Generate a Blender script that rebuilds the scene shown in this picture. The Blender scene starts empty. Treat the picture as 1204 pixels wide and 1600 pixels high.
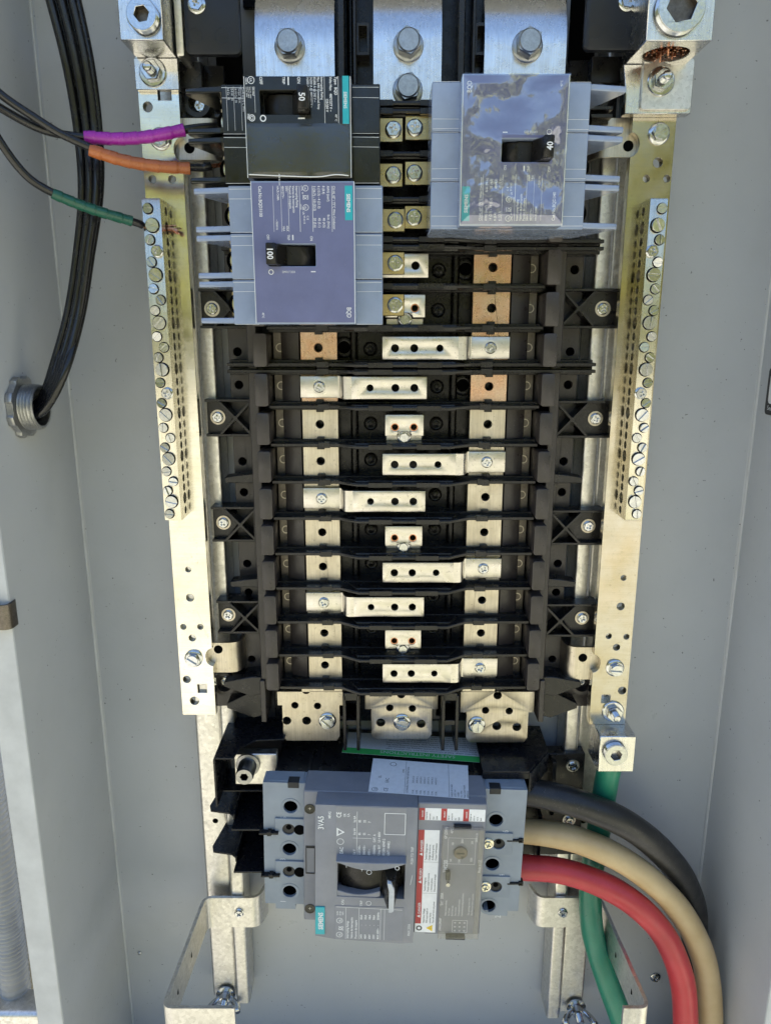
import bpy, bmesh, math, random
from mathutils import Vector, Matrix
from mathutils.geometry import tessellate_polygon
random.seed(7)
R = math.radians
SC = bpy.context.scene
COL = SC.collection
# ------------------------------------------------------------------ camera
# Panel coordinates are millimetres: x right, z up, d out of the back wall towards the viewer.
CAM_D, CAM_H, PITCH, FOC = 549.0, 1.5, R(13.7), 1150.0
cam_data = bpy.data.cameras.new("camera")
cam = bpy.data.objects.new("camera", cam_data)
COL.objects.link(cam)
cam.location = (0, -CAM_D / 1000, CAM_H)
cam.rotation_euler = (R(90) - PITCH, 0, 0)
cam_data.sensor_fit = 'VERTICAL'
cam_data.sensor_height = 36.0
cam_data.sensor_width = 27.09
cam_data.lens = FOC / 1600 * 36.0
cam_data.clip_start = 0.01
cam_data.clip_end = 500
SC.camera = cam
# ------------------------------------------------------------------ daylight: clear sky, sun behind the box
SUN_EL, SUN_AZ = R(52), R(-28)      # azimuth from +y (behind the back wall), towards -x
world = bpy.data.worlds.new("World")
SC.world = world
world.use_nodes = True
wn = world.node_tree
bg = wn.nodes["Background"]
sky = wn.nodes.new("ShaderNodeTexSky")
sky.sky_type = 'NISHITA'
sky.sun_disc = False
sky.sun_elevation = SUN_EL
sky.sun_rotation = SUN_AZ
sky.altitude = 300
sky.dust_density = 1.2
wn.links.new(sky.outputs[0], bg.inputs[0])
bg.inputs[1].default_value = 0.108
sun_d = bpy.data.lights.new("sun", 'SUN')
sun = bpy.data.objects.new("sun", sun_d)
COL.objects.link(sun)
sun_d.energy = 5.0
sun_d.angle = R(0.5)
sun_d.color = (1.0, 0.965, 0.91)
sv = Vector((math.sin(SUN_AZ) * math.cos(SUN_EL), math.cos(SUN_AZ) * math.cos(SUN_EL), math.sin(SUN_EL)))
sun.rotation_euler = sv.to_track_quat('Z', 'Y').to_euler()
sun.location = sv * 5
SC.view_settings.view_transform = 'Standard'
SC.view_settings.look = 'None'
SC.view_settings.gamma = 1
SC.view_settings.exposure = 1.93
# ------------------------------------------------------------------ materials
def nodes(name):
    m = bpy.data.materials.new(name)
    m.use_nodes = True
    t = m.node_tree
    return m, t, t.nodes["Principled BSDF"]

def noise(t, scale, detail=3, rough=0.5, src=None):
    n = t.nodes.new("ShaderNodeTexNoise")
    n.inputs["Scale"].default_value = 1.0
    n.inputs["Detail"].default_value = detail
    n.inputs["Roughness"].default_value = rough
    mp = t.nodes.new("ShaderNodeMapping")
    mp.inputs["Scale"].default_value = scale if isinstance(scale, tuple) else (scale,) * 3
    tc = t.nodes.new("ShaderNodeTexCoord")
    oi = t.nodes.new("ShaderNodeObjectInfo")
    ad = t.nodes.new("ShaderNodeVectorMath")
    ad.operation = 'ADD'
    t.links.new(tc.outputs["Object"], ad.inputs[0])
    t.links.new(oi.outputs["Random"], ad.inputs[1])
    t.links.new(ad.outputs[0], mp.inputs[0])
    t.links.new(mp.outputs[0], n.inputs["Vector"])
    return n.outputs["Fac"]

def ramp(t, src, a, b, ca, cb):
    r = t.nodes.new("ShaderNodeValToRGB")
    r.color_ramp.elements[0].position = a
    r.color_ramp.elements[1].position = b
    r.color_ramp.elements[0].color = (*ca, 1) if isinstance(ca, tuple) else (ca, ca, ca, 1)
    r.color_ramp.elements[1].color = (*cb, 1) if isinstance(cb, tuple) else (cb, cb, cb, 1)
    t.links.new(src, r.inputs[0])
    return r.outputs[0]

def mix(t, fac, a, b, mode='MIX'):
    m = t.nodes.new("ShaderNodeMix")
    m.data_type = 'RGBA'
    m.blend_type = mode
    for sock, v in ((0, fac), (6, a), (7, b)):
        if hasattr(v, 'is_output'):
            t.links.new(v, m.inputs[sock])
        elif sock == 0:
            m.inputs[0].default_value = v
        else:
            m.inputs[sock].default_value = (*v, 1)
    return m.outputs[2]

def bump(t, p, h, strength, dist=0.0005, sock="Normal"):
    b = t.nodes.new("ShaderNodeBump")
    b.inputs["Strength"].default_value = strength
    b.inputs["Distance"].default_value = dist
    t.links.new(h, b.inputs["Height"])
    t.links.new(b.outputs[0], p.inputs[sock])

def metal(name, c1, c2, r1, r2, brush=None, bstr=0.25, blot=60, spots=0.0):
    m, t, p = nodes(name)
    p.inputs["Metallic"].default_value = 1
    big = noise(t, blot, 4, 0.6)
    col = ramp(t, big, 0.35, 0.65, c1, c2)
    sc = {'x': (40, 1300, 1300), 'z': (1300, 1300, 40), None: (900, 900, 900)}[brush]
    fine = noise(t, sc, 4, 0.65)
    col = mix(t, ramp(t, fine, 0.38, 0.68, 0.0, 0.26 if brush == 'x' else 0.5), col, tuple(c * 0.62 for c in c1))
    if spots:
        sp = noise(t, 520, 3, 0.6)
        col = mix(t, ramp(t, sp, 0.62, 0.72, 0.0, spots), col, tuple(c * 0.28 for c in c1))
        sp = noise(t, 150, 4, 0.7)
        col = mix(t, ramp(t, sp, 0.60, 0.78, 0.0, spots * 0.6), col, tuple(c * 0.5 for c in c1))
    t.links.new(col, p.inputs["Base Color"])
    t.links.new(ramp(t, noise(t, blot * 2.3, 4, 0.6), 0.3, 0.7, r1, r2), p.inputs["Roughness"])
    bump(t, p, fine, bstr, 0.00006)
    return m

def plastic(name, c, rough=0.4, dust=0.0, grain=0.15, c2=None, coat=0.0, gs=2200, spec=0.5):
    m, t, p = nodes(name)
    v = noise(t, 45, 4, 0.6)
    col = ramp(t, v, 0.3, 0.7, c, c2 or tuple(x * 1.25 for x in c))
    if dust:
        s = noise(t, 1500, 2, 0.4)
        col = mix(t, ramp(t, s, 0.70, 0.76, 0.0, dust), col, (0.45, 0.43, 0.40))
        v2 = noise(t, 120, 5, 0.65)
        col = mix(t, ramp(t, v2, 0.5, 0.8, 0.0, dust * 0.14), col, (0.35, 0.32, 0.29))
    t.links.new(col, p.inputs["Base Color"])
    t.links.new(ramp(t, noise(t, 150, 4, 0.6), 0.3, 0.7, max(rough - 0.08, 0.03), rough + 0.1), p.inputs["Roughness"])
    p.inputs["Coat Weight"].default_value = coat
    p.inputs["Specular IOR Level"].default_value = spec
    p.inputs["Coat Roughness"].default_value = 0.06
    bump(t, p, noise(t, gs, 2, 0.5), grain, 0.00008)
    return m

def flat(name, c, rough=0.5, met=0.0):
    m, t, p = nodes(name)
    n = noise(t, 300, 3)
    t.links.new(ramp(t, n, 0.3, 0.7, tuple(x * 0.92 for x in c), c), p.inputs["Base Color"])
    p.inputs["Roughness"].default_value = rough
    p.inputs["Metallic"].default_value = met
    return m

M = {}
m, t, p = nodes("hole_shade_black")
p.inputs["Base Color"].default_value = (0.004, 0.004, 0.004, 1)  # near-black colour stands in for the shade inside holes
p.inputs["Roughness"].default_value = 1
p.inputs["Specular IOR Level"].default_value = 0.0
M['shade_black'] = m
# powder-coated sheet steel
m, t, p = nodes("grey_paint")
c = ramp(t, noise(t, 8, 4, 0.6), 0.3, 0.7, (0.378, 0.394, 0.414), (0.418, 0.432, 0.449))
spk = noise(t, 420, 2, 0.4)
c = mix(t, ramp(t, spk, 0.745, 0.775, 0.0, 0.75), c, (0.05, 0.05, 0.05))
scu = noise(t, (700, 700, 14), 3, 0.6)
c = mix(t, ramp(t, scu, 0.70, 0.80, 0.0, 0.16), c, (0.5, 0.5, 0.49))
t.links.new(c, p.inputs["Base Color"])
sm = noise(t, 17, 6, 0.7)
c = mix(t, ramp(t, sm, 0.52, 0.75, 0.0, 0.14), c, (0.27, 0.265, 0.25))
wav = noise(t, (26, 26, 900), 3, 0.6)
c = mix(t, ramp(t, wav, 0.74, 0.78, 0.0, 0.22), c, (0.55, 0.55, 0.54))
t.links.new(c, p.inputs["Base Color"])
t.links.new(ramp(t, noise(t, 25, 5, 0.7), 0.3, 0.7, 0.27, 0.43), p.inputs["Roughness"])
bump(t, p, noise(t, 420, 3, 0.5), 0.22, 0.0003)
M['paint'] = m
M['paint_light'] = plastic("flange_paint_fold_highlight", (0.43, 0.44, 0.445), 0.4, 0.05, 0.2, gs=500)
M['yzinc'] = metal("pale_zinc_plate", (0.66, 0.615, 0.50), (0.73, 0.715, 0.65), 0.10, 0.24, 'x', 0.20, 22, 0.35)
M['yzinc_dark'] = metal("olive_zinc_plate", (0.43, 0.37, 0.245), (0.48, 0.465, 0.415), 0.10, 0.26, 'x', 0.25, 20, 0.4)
M['tin'] = metal("tin_plated_bar", (0.52, 0.465, 0.375), (0.60, 0.55, 0.465), 0.33, 0.45, 'z', 0.35, 80, 0.55)
M['tinx'] = metal("tin_plated_strap", (0.60, 0.57, 0.52), (0.66, 0.63, 0.59), 0.26, 0.38, 'x', 0.30, 90, 0.65)
M['tin_reflection'] = metal("tin_bar_red_reflection", (0.62, 0.375, 0.245), (0.60, 0.46, 0.35), 0.22, 0.36, None, 0.25, 60, 0.5)  # reddish reflection painted into the colour of the tin-plated bar
M['alu'] = metal("aluminium_lug", (0.68, 0.665, 0.645), (0.74, 0.73, 0.715), 0.20, 0.32, 'z', 0.35, 60, 0.35)
M['steel'] = metal("bright_zinc_screw", (0.52, 0.53, 0.54), (0.60, 0.61, 0.61), 0.13, 0.26, None, 0.1, 300)
M['socket'] = metal("grey_socket_screw", (0.30, 0.30, 0.30), (0.38, 0.38, 0.38), 0.28, 0.42, None, 0.15, 200)
M['strip'] = metal("pale_terminal_strip", (0.62, 0.58, 0.47), (0.68, 0.65, 0.56), 0.22, 0.32, 'z', 0.2, 60, 0.25)
M['bolt'] = metal("grey_bolt", (0.36, 0.37, 0.38), (0.46, 0.47, 0.48), 0.30, 0.42, None, 0.2, 250)
M['brass'] = metal("brassy_tab", (0.48, 0.37, 0.17), (0.54, 0.44, 0.25), 0.24, 0.36, 'x', 0.3, 90, 0.4)
M['copper'] = metal("copper_strand", (0.66, 0.30, 0.17), (0.74, 0.38, 0.24), 0.22, 0.34, None, 0.2, 300)
M['clip'] = metal("brown_steel_clip", (0.13, 0.115, 0.10), (0.19, 0.17, 0.15), 0.35, 0.5, None, 0.2, 200)
m, t, p = nodes("galvanised_steel")
p.inputs["Metallic"].default_value = 1
vo = t.nodes.new("ShaderNodeTexVoronoi")
tc = t.nodes.new("ShaderNodeTexCoord")
vo.inputs["Scale"].default_value = 420
t.links.new(tc.outputs["Object"], vo.inputs["Vector"])
sep = t.nodes.new("ShaderNodeSeparateColor")
t.links.new(vo.outputs["Color"], sep.inputs[0])
c = ramp(t, sep.outputs[0], 0.0, 1.0, (0.60, 0.58, 0.54), (0.73, 0.71, 0.67))
c = mix(t, ramp(t, noise(t, 900, 3, 0.6), 0.58, 0.72, 0.0, 0.5), c, (0.33, 0.32, 0.29))
t.links.new(c, p.inputs["Base Color"])
t.links.new(ramp(t, sep.outputs[1], 0, 1, 0.32, 0.48), p.inputs["Roughness"])
bump(t, p, noise(t, 700, 3, 0.6), 0.2, 0.0001)
M['galv'] = m
M['black'] = plastic("black_moulding", (0.0085, 0.0078, 0.0078), 0.30, 0.17, 0.15, spec=0.42)
M['blackfloor'] = plastic("black_insulator_floor", (0.0045, 0.0042, 0.0042), 0.25, 0.10, 0.06, spec=0.3)
M['brownblack'] = plastic("worn_black_block", (0.030, 0.025, 0.024), 0.33, 0.24, 0.2, spec=0.45)
M['sheet'] = plastic("black_fibre_sheet", (0.0065, 0.0068, 0.0085), 0.26, 0.04, 0.15, spec=0.28)
M['slate'] = plastic("slate_plastic", (0.013, 0.0145, 0.019), 0.36, 0.05, 0.12, spec=0.35)
M['bkr_black'] = plastic("glossy_black_case", (0.008, 0.0085, 0.0075), 0.18, 0.05, 0.10, coat=0.2, spec=0.35)
M['bkr_grey'] = plastic("blue_grey_case", (0.222, 0.272, 0.385), 0.18, 0.10, 0.10, coat=0.3)
M['bkr_face'] = plastic("slate_blue_label_face", (0.106, 0.117, 0.225), 0.38, 0.14, 0.12)
M['main_grey'] = plastic("pale_blue_grey_case", (0.205, 0.238, 0.282), 0.46, 0.06, 0.25)
M['main_blue'] = plastic("grey_case", (0.180, 0.188, 0.215), 0.46, 0.06, 0.25)
M['dark_toggle'] = plastic("dark_toggle", (0.009, 0.008, 0.007), 0.30, 0.16, 0.15, spec=0.3)
M['white'] = flat("white_print", (0.72, 0.73, 0.75), 0.5)
M['paleprint'] = flat("pale_grey_print", (0.72, 0.74, 0.76), 0.5)
M['inkblack'] = flat("black_ink", (0.02, 0.02, 0.022), 0.5)
M['paper'] = flat("white_label", (0.80, 0.81, 0.83), 0.42)
M['teal'] = flat("teal_label", (0.02, 0.37, 0.43), 0.35)
M['red_label'] = flat("red_label", (0.42, 0.035, 0.04), 0.4)
M['green_label'] = flat("green_label", (0.06, 0.52, 0.12), 0.4)
M['yellow'] = flat("yellow_label", (0.75, 0.52, 0.04), 0.4)
M['tip'] = plastic('silver_grey_tip', (0.40, 0.42, 0.45), 0.3, 0.05, 0.1)
M['purple'] = plastic("purple_tape", (0.27, 0.018, 0.28), 0.27, 0.03, 0.25, gs=500)
M['brown_tape'] = plastic("brown_orange_tape", (0.30, 0.088, 0.024), 0.28, 0.03, 0.25, gs=500)
M['green_tape'] = plastic("green_tape", (0.009, 0.075, 0.050), 0.27, 0.03, 0.25, gs=500)
M['wire_black'] = plastic("black_wire_jacket", (0.008, 0.008, 0.009), 0.22, 0.03, 0.1, gs=700)
M['cab_black'] = plastic("scuffed_black_cable", (0.010, 0.010, 0.011), 0.38, 0.42, 0.4, gs=240)
M['cab_tan'] = plastic("tan_cable", (0.46, 0.33, 0.165), 0.40, 0.22, 0.4, (0.54, 0.405, 0.22), gs=240)
M['cab_red'] = plastic("red_cable", (0.42, 0.032, 0.038), 0.36, 0.20, 0.4, (0.52, 0.045, 0.052), gs=240)
M['cab_green'] = plastic("green_cable", (0.016, 0.165, 0.098), 0.34, 0.20, 0.4, (0.024, 0.215, 0.13), gs=240)
M['cast'] = metal("cast_zinc_fitting", (0.42, 0.42, 0.42), (0.52, 0.52, 0.51), 0.34, 0.5, None, 0.35, 150)
# thin clear wrap
m, t, p = nodes("clear_wrap")
t.nodes.remove(p)
tr = t.nodes.new("ShaderNodeBsdfTransparent")
gl = t.nodes.new("ShaderNodeBsdfGlossy")
gl.inputs["Roughness"].default_value = 0.075
lw = t.nodes.new("ShaderNodeLayerWeight")
lw.inputs["Blend"].default_value = 0.35
pw = t.nodes.new("ShaderNodeMath")
pw.operation = 'POWER'
pw.inputs[1].default_value = 3.0
mx = t.nodes.new("ShaderNodeMixShader")
ad = t.nodes.new("ShaderNodeMath")
ad.operation = 'MULTIPLY_ADD'
ad.inputs[1].default_value = 0.6
ad.inputs[2].default_value = 0.19
t.links.new(lw.outputs["Facing"], pw.inputs[0])
t.links.new(pw.outputs[0], ad.inputs[0])
t.links.new(ad.outputs[0], mx.inputs[0])
t.links.new(tr.outputs[0], mx.inputs[1])
t.links.new(gl.outputs[0], mx.inputs[2])
t.links.new(mx.outputs[0], t.nodes["Material Output"].inputs[0])
M['film'] = m
m2 = m.copy()
m2.name = "clear_rigid_cover"
for n in m2.node_tree.nodes:
    if n.type == 'MATH' and n.operation == 'MULTIPLY_ADD': n.inputs[2].default_value = 0.05
    if n.type == 'BSDF_TRANSPARENT': n.inputs[0].default_value = (0.93, 0.93, 0.94, 1)
M['clear'] = m2
m3 = m.copy()
m3.name = "tight_clear_film"
for n in m3.node_tree.nodes:
    if n.type == 'MATH' and n.operation == 'MULTIPLY_ADD': n.inputs[2].default_value = 0.075
    if n.type == 'BSDF_GLOSSY': n.inputs["Roughness"].default_value = 0.08
for n in list(m3.node_tree.nodes):
    if n.type == 'BSDF_GLOSSY':
        bump(m3.node_tree, n, noise(m3.node_tree, 420, 4, 0.7), 0.30, 0.0008)
M['film_tight'] = m3
M['board'] = plastic("olive_shade_board", (0.16, 0.15, 0.115), 0.8, 0.1, 0.4, gs=300)
M['conduit'] = plastic("light_grey_conduit", (0.28, 0.28, 0.275), 0.5, 0.1, 0.2, gs=500)
# ground: sunlit dry soil with yellow-green grass
m, t, p = nodes("dry_ground")
g1 = noise(t, 0.9, 6, 0.6)
c = ramp(t, g1, 0.42, 0.58, (0.48, 0.455, 0.405), (0.29, 0.285, 0.18))
c = mix(t, ramp(t, noise(t, 14, 5, 0.7), 0.35, 0.7, 0.0, 0.35), c, (0.20, 0.17, 0.10))
t.links.new(c, p.inputs["Base Color"])
p.inputs["Roughness"].default_value = 0.9
bump(t, p, noise(t, 30, 5, 0.7), 0.6, 0.03)
M['ground'] = m
m, t, p = nodes("leafage")
c = ramp(t, noise(t, 1.2, 4, 0.6), 0.35, 0.65, (0.15, 0.165, 0.048), (0.31, 0.31, 0.105))
t.links.new(c, p.inputs["Base Color"])
p.inputs["Roughness"].default_value = 0.6
M['leaf'] = m
# ------------------------------------------------------------------ geometry helpers
def at(px, py, d):
    """point of the real panel at distance d from the back wall seen at a photo pixel -> (x, z)"""
    u, v = px - 602.0, py - 800.0
    n = FOC * math.cos(PITCH) - v * math.sin(PITCH)
    t = (CAM_D - d) / n
    return u * t, -(FOC * math.sin(PITCH) + v * math.cos(PITCH)) * t

def pt(px, py, d):
    x, z = at(px, py, d)
    return (x, z, d)

def P(v):
    return Vector((v[0] / 1000, -v[2] / 1000, v[1] / 1000))

ORG = {}

def disc(cx, cy, r, n=20, a0=0.0):
    return [(cx + r * math.cos(a0 + 2 * math.pi * i / n), cy + r * math.sin(a0 + 2 * math.pi * i / n)) for i in range(n)]

def rrect(a0, a1, b0, b1, r, n=4):
    out = []
    for cx, cy, s in ((a1 - r, b1 - r, 0), (a0 + r, b1 - r, 90), (a0 + r, b0 + r, 180), (a1 - r, b0 + r, 270)):
        for i in range(n + 1):
            q = R(s + 90 * i / n)
            out.append((cx + r * math.cos(q), cy + r * math.sin(q)))
    return out

FM = {'d': lambda a, b, h: (a, b, h),      # polygon in (x, z), extruded along d
      'z': lambda a, b, h: (a, h, b),      # polygon in (x, d), extruded along z
      'x': lambda a, b, h: (h, a, b)}      # polygon in (z, d), extruded along x

class B:
    def __init__(s):
        s.bm = bmesh.new()

    def raw(s, verts, faces, bev=0, seg=1):
        vs = [s.bm.verts.new(P(v)) for v in verts]
        fs = []
        for f in faces:
            try:
                fs.append(s.bm.faces.new([vs[i] for i in f]))
            except ValueError:
                pass
        bmesh.ops.recalc_face_normals(s.bm, faces=fs)
        if bev:
            ed = {e for f in fs for e in f.edges if len(e.link_faces) == 2 and e.calc_face_angle(0) > 0.45}
            bmesh.ops.bevel(s.bm, geom=list(ed), offset=bev / 1000, segments=seg, profile=0.5,
                            affect='EDGES', clamp_overlap=True)
        return s

    def box(s, x0, x1, z0, z1, d0, d1, bev=0, seg=1):
        v = [(x, z, d) for x in (x0, x1) for z in (z0, z1) for d in (d0, d1)]
        f = [(0, 1, 3, 2), (4, 6, 7, 5), (0, 4, 5, 1), (2, 3, 7, 6), (0, 2, 6, 4), (1, 5, 7, 3)]
        return s.raw(v, f, bev, seg)

    def ext(s, poly, h0, h1, ax='d', holes=(), bev=0, seg=1, top=None):
        """extruded polygon with holes; top = optional second outline (same count) at h1"""
        fm = FM[ax]
        loops = [list(poly)] + [list(h) for h in holes]
        flat2 = [q for l in loops for q in l]
        tris = tessellate_polygon([[Vector((a, b, 0)) for a, b in l] for l in loops]) if (holes or len(poly) > 4) else None
        n = len(flat2)
        t2 = flat2 if top is None else [q for l in [list(top)] + loops[1:] for q in l]
        verts = [fm(a, b, h0) for a, b in flat2] + [fm(a, b, h1) for a, b in t2]
        if not holes:
            faces = [tuple(range(n)), tuple(range(2 * n - 1, n - 1, -1))]
        else:
            faces = [tuple(t) for t in tris] + [tuple(i + n for i in reversed(t)) for t in tris]
        k = 0
        for l in loops:
            m = len(l)
            for i in range(m):
                a, b = k + i, k + (i + 1) % m
                faces.append((a, b, b + n, a + n))
            k += m
        return s.raw(verts, faces, bev, seg)

    def cyl(s, x, z, d0, d1, r, n=20, bev=0, r2=None):
        return s.ext(disc(x, z, r, n), d0, d1, 'd', bev=bev, top=disc(x, z, r2, n) if r2 else None)

    def hexa(s, x, z, d0, d1, af, rot=0, bev=0):
        return s.ext(disc(x, z, af / 1.732, 6, R(rot)), d0, d1, 'd', bev=bev)

    def lathe(s, c, prof, n=24, ax='d', close=False):
        """revolve prof [(r, h)] about the axis ax through c"""
        verts, faces = [], []
        for r, h in prof:
            for i in range(n):
                q = 2 * math.pi * i / n
                a, b = r * math.cos(q), r * math.sin(q)
                if ax == 'd': verts.append((c[0] + a, c[1] + b, c[2] + h))
                elif ax == 'x': verts.append((c[0] + h, c[1] + a, c[2] + b))
                else: verts.append((c[0] + a, c[1] + h, c[2] + b))
        m = len(prof)
        for j in range(m if close else m - 1):
            for i in range(n):
                a, b = j * n + i, j * n + (i + 1) % n
                jj = (j + 1) % m
                faces.append((a, b, jj * n + (i + 1) % n, jj * n + i))
        if not close:
            faces.append(tuple(range(n)))
            faces.append(tuple((m - 1) * n + i for i in range(n)))
        return s.raw(verts, faces)

    def tube(s, pts, r, n=12, rr=None, sub=8, caps=True):
        path = spline(pts, sub)
        L = len(path)
        verts, faces = [], []
        up = None
        for i, p in enumerate(path):
            a = path[max(i - 1, 0)]
            b = path[min(i + 1, L - 1)]
            tg = (b - a).normalized()
            if up is None:
                up = tg.orthogonal().normalized()
            up = (up - tg * up.dot(tg)).normalized()
            sd = tg.cross(up)
            rad = r if rr is None else rr(i / (L - 1))
            for k in range(n):
                q = 2 * math.pi * k / n
                verts.append(tuple(p + (up * math.cos(q) + sd * math.sin(q)) * rad))
        for i in range(L - 1):
            for k in range(n):
                a, b = i * n + k, i * n + (k + 1) % n
                faces.append((a, b, b + n, a + n))
        if caps:
            faces.append(tuple(range(n)))
            faces.append(tuple((L - 1) * n + k for k in range(n)))
        return s.raw(verts, faces)

    def strip(s, pts, w0, w1, th, ax='z', rad=3, seg=5):
        """bent sheet: polyline in (a, b) thickened by th, extruded along ax from w0 to w1, corners rounded"""
        c = fillet(pts, rad, seg)
        L, Rr = [], []
        for i, p in enumerate(c):
            a = c[max(i - 1, 0)]
            b = c[min(i + 1, len(c) - 1)]
            t = (b - a).normalized()
            nn = Vector((-t.y, t.x)) * th / 2
            L.append(tuple(p + nn)); Rr.append(tuple(p - nn))
        m = len(c)
        fm = FM[ax]
        verts = [fm(q[0], q[1], h) for h in (w0, w1) for q in (L + Rr)]
        faces = []
        o = 2 * m
        for i in range(m - 1):
            faces += [(i, i + 1, m + i + 1, m + i), (o + i, o + m + i, o + m + i + 1, o + i + 1),
                      (i, o + i, o + i + 1, i + 1), (m + i, m + i + 1, o + m + i + 1, o + m + i)]
        faces += [(0, m, o + m, o), (m - 1, o + m - 1, o + 2 * m - 1, 2 * m - 1)]
        return s.raw(verts, faces)

    def text(s, body, o, size, U=(1, 0, 0), V=(0, 1, 0), align='LEFT', wide=1.0, bold=0.0):
        """flat lettering; o, U, V in (x, z, d)"""
        me = glyphs(body, align, bold)
        o, U, V = Vector(o), Vector(U), Vector(V)
        vs = [s.bm.verts.new(P(o + U * (v.co.x * size * wide) + V * (v.co.y * size))) for v in me.vertices]
        for f in me.polygons:
            try:
                s.bm.faces.new([vs[i] for i in f.vertices])
            except ValueError:
                pass
        return s

    def line(s, o, U, V, a0, b0, a1, b1, w):
        """thin printed rule from (a0,b0) to (a1,b1) in the U/V plane"""
        o, U, V = Vector(o), Vector(U), Vector(V)
        p, q = Vector((a0, b0)), Vector((a1, b1))
        t = (q - p).normalized()
        n = Vector((-t.y, t.x)) * w / 2
        vs = [s.bm.verts.new(P(o + U * c.x + V * c.y)) for c in (p - n, q - n, q + n, p + n)]
        s.bm.faces.new(vs)
        return s

    def ringmark(s, o, U, V, a, b, r, w, n=20):
        o, U, V = Vector(o), Vector(U), Vector(V)
        f = lambda rad: [s.bm.verts.new(P(o + U * (a + rad * math.cos(2 * math.pi * i / n)) + V * (b + rad * math.sin(2 * math.pi * i / n)))) for i in range(n)]
        A, C = f(r - w / 2), f(r + w / 2)
        for i in range(n):
            s.bm.faces.new((A[i], A[(i + 1) % n], C[(i + 1) % n], C[i]))
        return s

    def mesh(s, name, mat, org=(0, 0, 0), smooth=40):
        bmesh.ops.translate(s.bm, verts=s.bm.verts, vec=-P(org))
        me = bpy.data.meshes.new(name)
        s.bm.to_mesh(me)
        s.bm.free()
        me.materials.append(M[mat])
        if smooth:
            me.shade_smooth()
            me.set_sharp_from_angle(angle=R(smooth))
        return me

    def build(s, name, mat, parent=None, org=None, label=None, cat=None, group=None, kind=None, smooth=40, plabel=None):
        if parent is not None:
            org = ORG[parent.name]
        org = org or (0, 0, 0)
        o = bpy.data.objects.new(name, s.mesh(name, mat, org, smooth))
        COL.objects.link(o)
        ORG[o.name] = org
        if parent is not None:
            o.parent = parent
            if plabel: o['label'] = plabel
        else:
            o.location = P(org) + Vector((0, 0, CAM_H))
            tag(o, label, cat, group, kind)
        return o

def spline(pts, sub):
    p = [Vector(q) for q in pts]
    if len(p) < 3 or sub <= 1:
        return p
    out = []
    for i in range(len(p) - 1):
        p0, p1, p2, p3 = p[max(i - 1, 0)], p[i], p[i + 1], p[min(i + 2, len(p) - 1)]
        for k in range(sub):
            t = k / sub
            out.append(0.5 * ((2 * p1) + (p2 - p0) * t + (2 * p0 - 5 * p1 + 4 * p2 - p3) * t * t + (3 * p1 - p0 - 3 * p2 + p3) * t ** 3))
    out.append(p[-1])
    return out

def fillet(pts, rad, seg):
    p = [Vector(q) for q in pts]
    out = [p[0]]
    for i in range(1, len(p) - 1):
        a, b = (p[i - 1] - p[i]), (p[i + 1] - p[i])
        r = min(rad, a.length * 0.45, b.length * 0.45)
        s, e = p[i] + a.normalized() * r, p[i] + b.normalized() * r
        for k in range(seg + 1):
            t = k / seg
            out.append(s * (1 - t) ** 2 + p[i] * 2 * t * (1 - t) + e * t * t)
    out.append(p[-1])
    return out

_gl = {}
def glyphs(body, align, bold):
    k = (body, align, bold)
    if k not in _gl:
        cu = bpy.data.curves.new("lettering", 'FONT')
        cu.body = body
        cu.align_x = align
        cu.align_y = 'BOTTOM_BASELINE'
        cu.resolution_u = 2
        cu.offset = bold
        ob = bpy.data.objects.new("lettering", cu)
        _gl[k] = bpy.data.meshes.new_from_object(ob)
        bpy.data.objects.remove(ob)
    return _gl[k]

def tag(o, label=None, cat=None, group=None, kind=None):
    if label: o['label'] = label
    if cat: o['category'] = cat
    if group: o['group'] = group
    if kind: o['kind'] = kind

def thing(name, label, cat, org, group=None):
    o = bpy.data.objects.new(name, None)
    COL.objects.link(o)
    o.empty_display_size = 0.01
    o.location = P(org) + Vector((0, 0, CAM_H))
    ORG[o.name] = tuple(org)
    tag(o, label, cat, group)
    return o

def inst(me, name, parent, pos, rot=0, label=None, tilt=0.0):
    """a copy of a shared mesh at panel position pos under a thing or a part"""
    o = bpy.data.objects.new(name, me)
    COL.objects.link(o)
    o.parent = parent
    o.location = P(pos) - P(ORG[parent.name])
    o.rotation_euler = (R(random.uniform(-tilt, tilt)), R(rot), R(random.uniform(-tilt, tilt)))
    ORG[o.name] = tuple(pos)
    if label: o['label'] = label
    return o
# ---- shared screw meshes, head bottom at d = 0
def slotted(r, h, slot, deep=1.2):
    b = B()
    b.cyl(0, 0, -3, h - deep, r, 20)
    n = 14
    a0 = math.asin(slot / 2 / r)
    up = [(r * math.cos(a0 + (math.pi - 2 * a0) * i / n), r * math.sin(a0 + (math.pi - 2 * a0) * i / n)) for i in range(n + 1)]
    b.ext(up, h - deep, h, bev=0.12)
    b.ext([(-x, -y) for x, y in up], h - deep, h, bev=0.12)
    return b.mesh("terminal_screw", 'steel')

def washer_head(r_w, af, h, cross=True, mat='steel', rd=2.0):
    """hex washer-head screw with cross recess"""
    b = B()
    b.lathe((0, 0, 0), [(r_w, 0), (r_w, 0.7), (r_w - 0.5, 1.1), (af * 0.52, 1.2)], 24)
    hx = disc(0, 0, af / 1.732, 6, R(15))
    w = 0.55
    if cross:
        cr = [(rd, -w), (rd, w), (w, w), (w, rd), (-w, rd), (-w, w), (-rd, w), (-rd, -w), (-w, -w), (-w, -rd), (w, -rd), (w, -w)]
        b.ext(hx, 1.0, h, holes=[cr], bev=0.12)
    else:
        b.ext(hx, 1.0, h, bev=0.3)
    return b.mesh("screw", mat)

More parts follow.
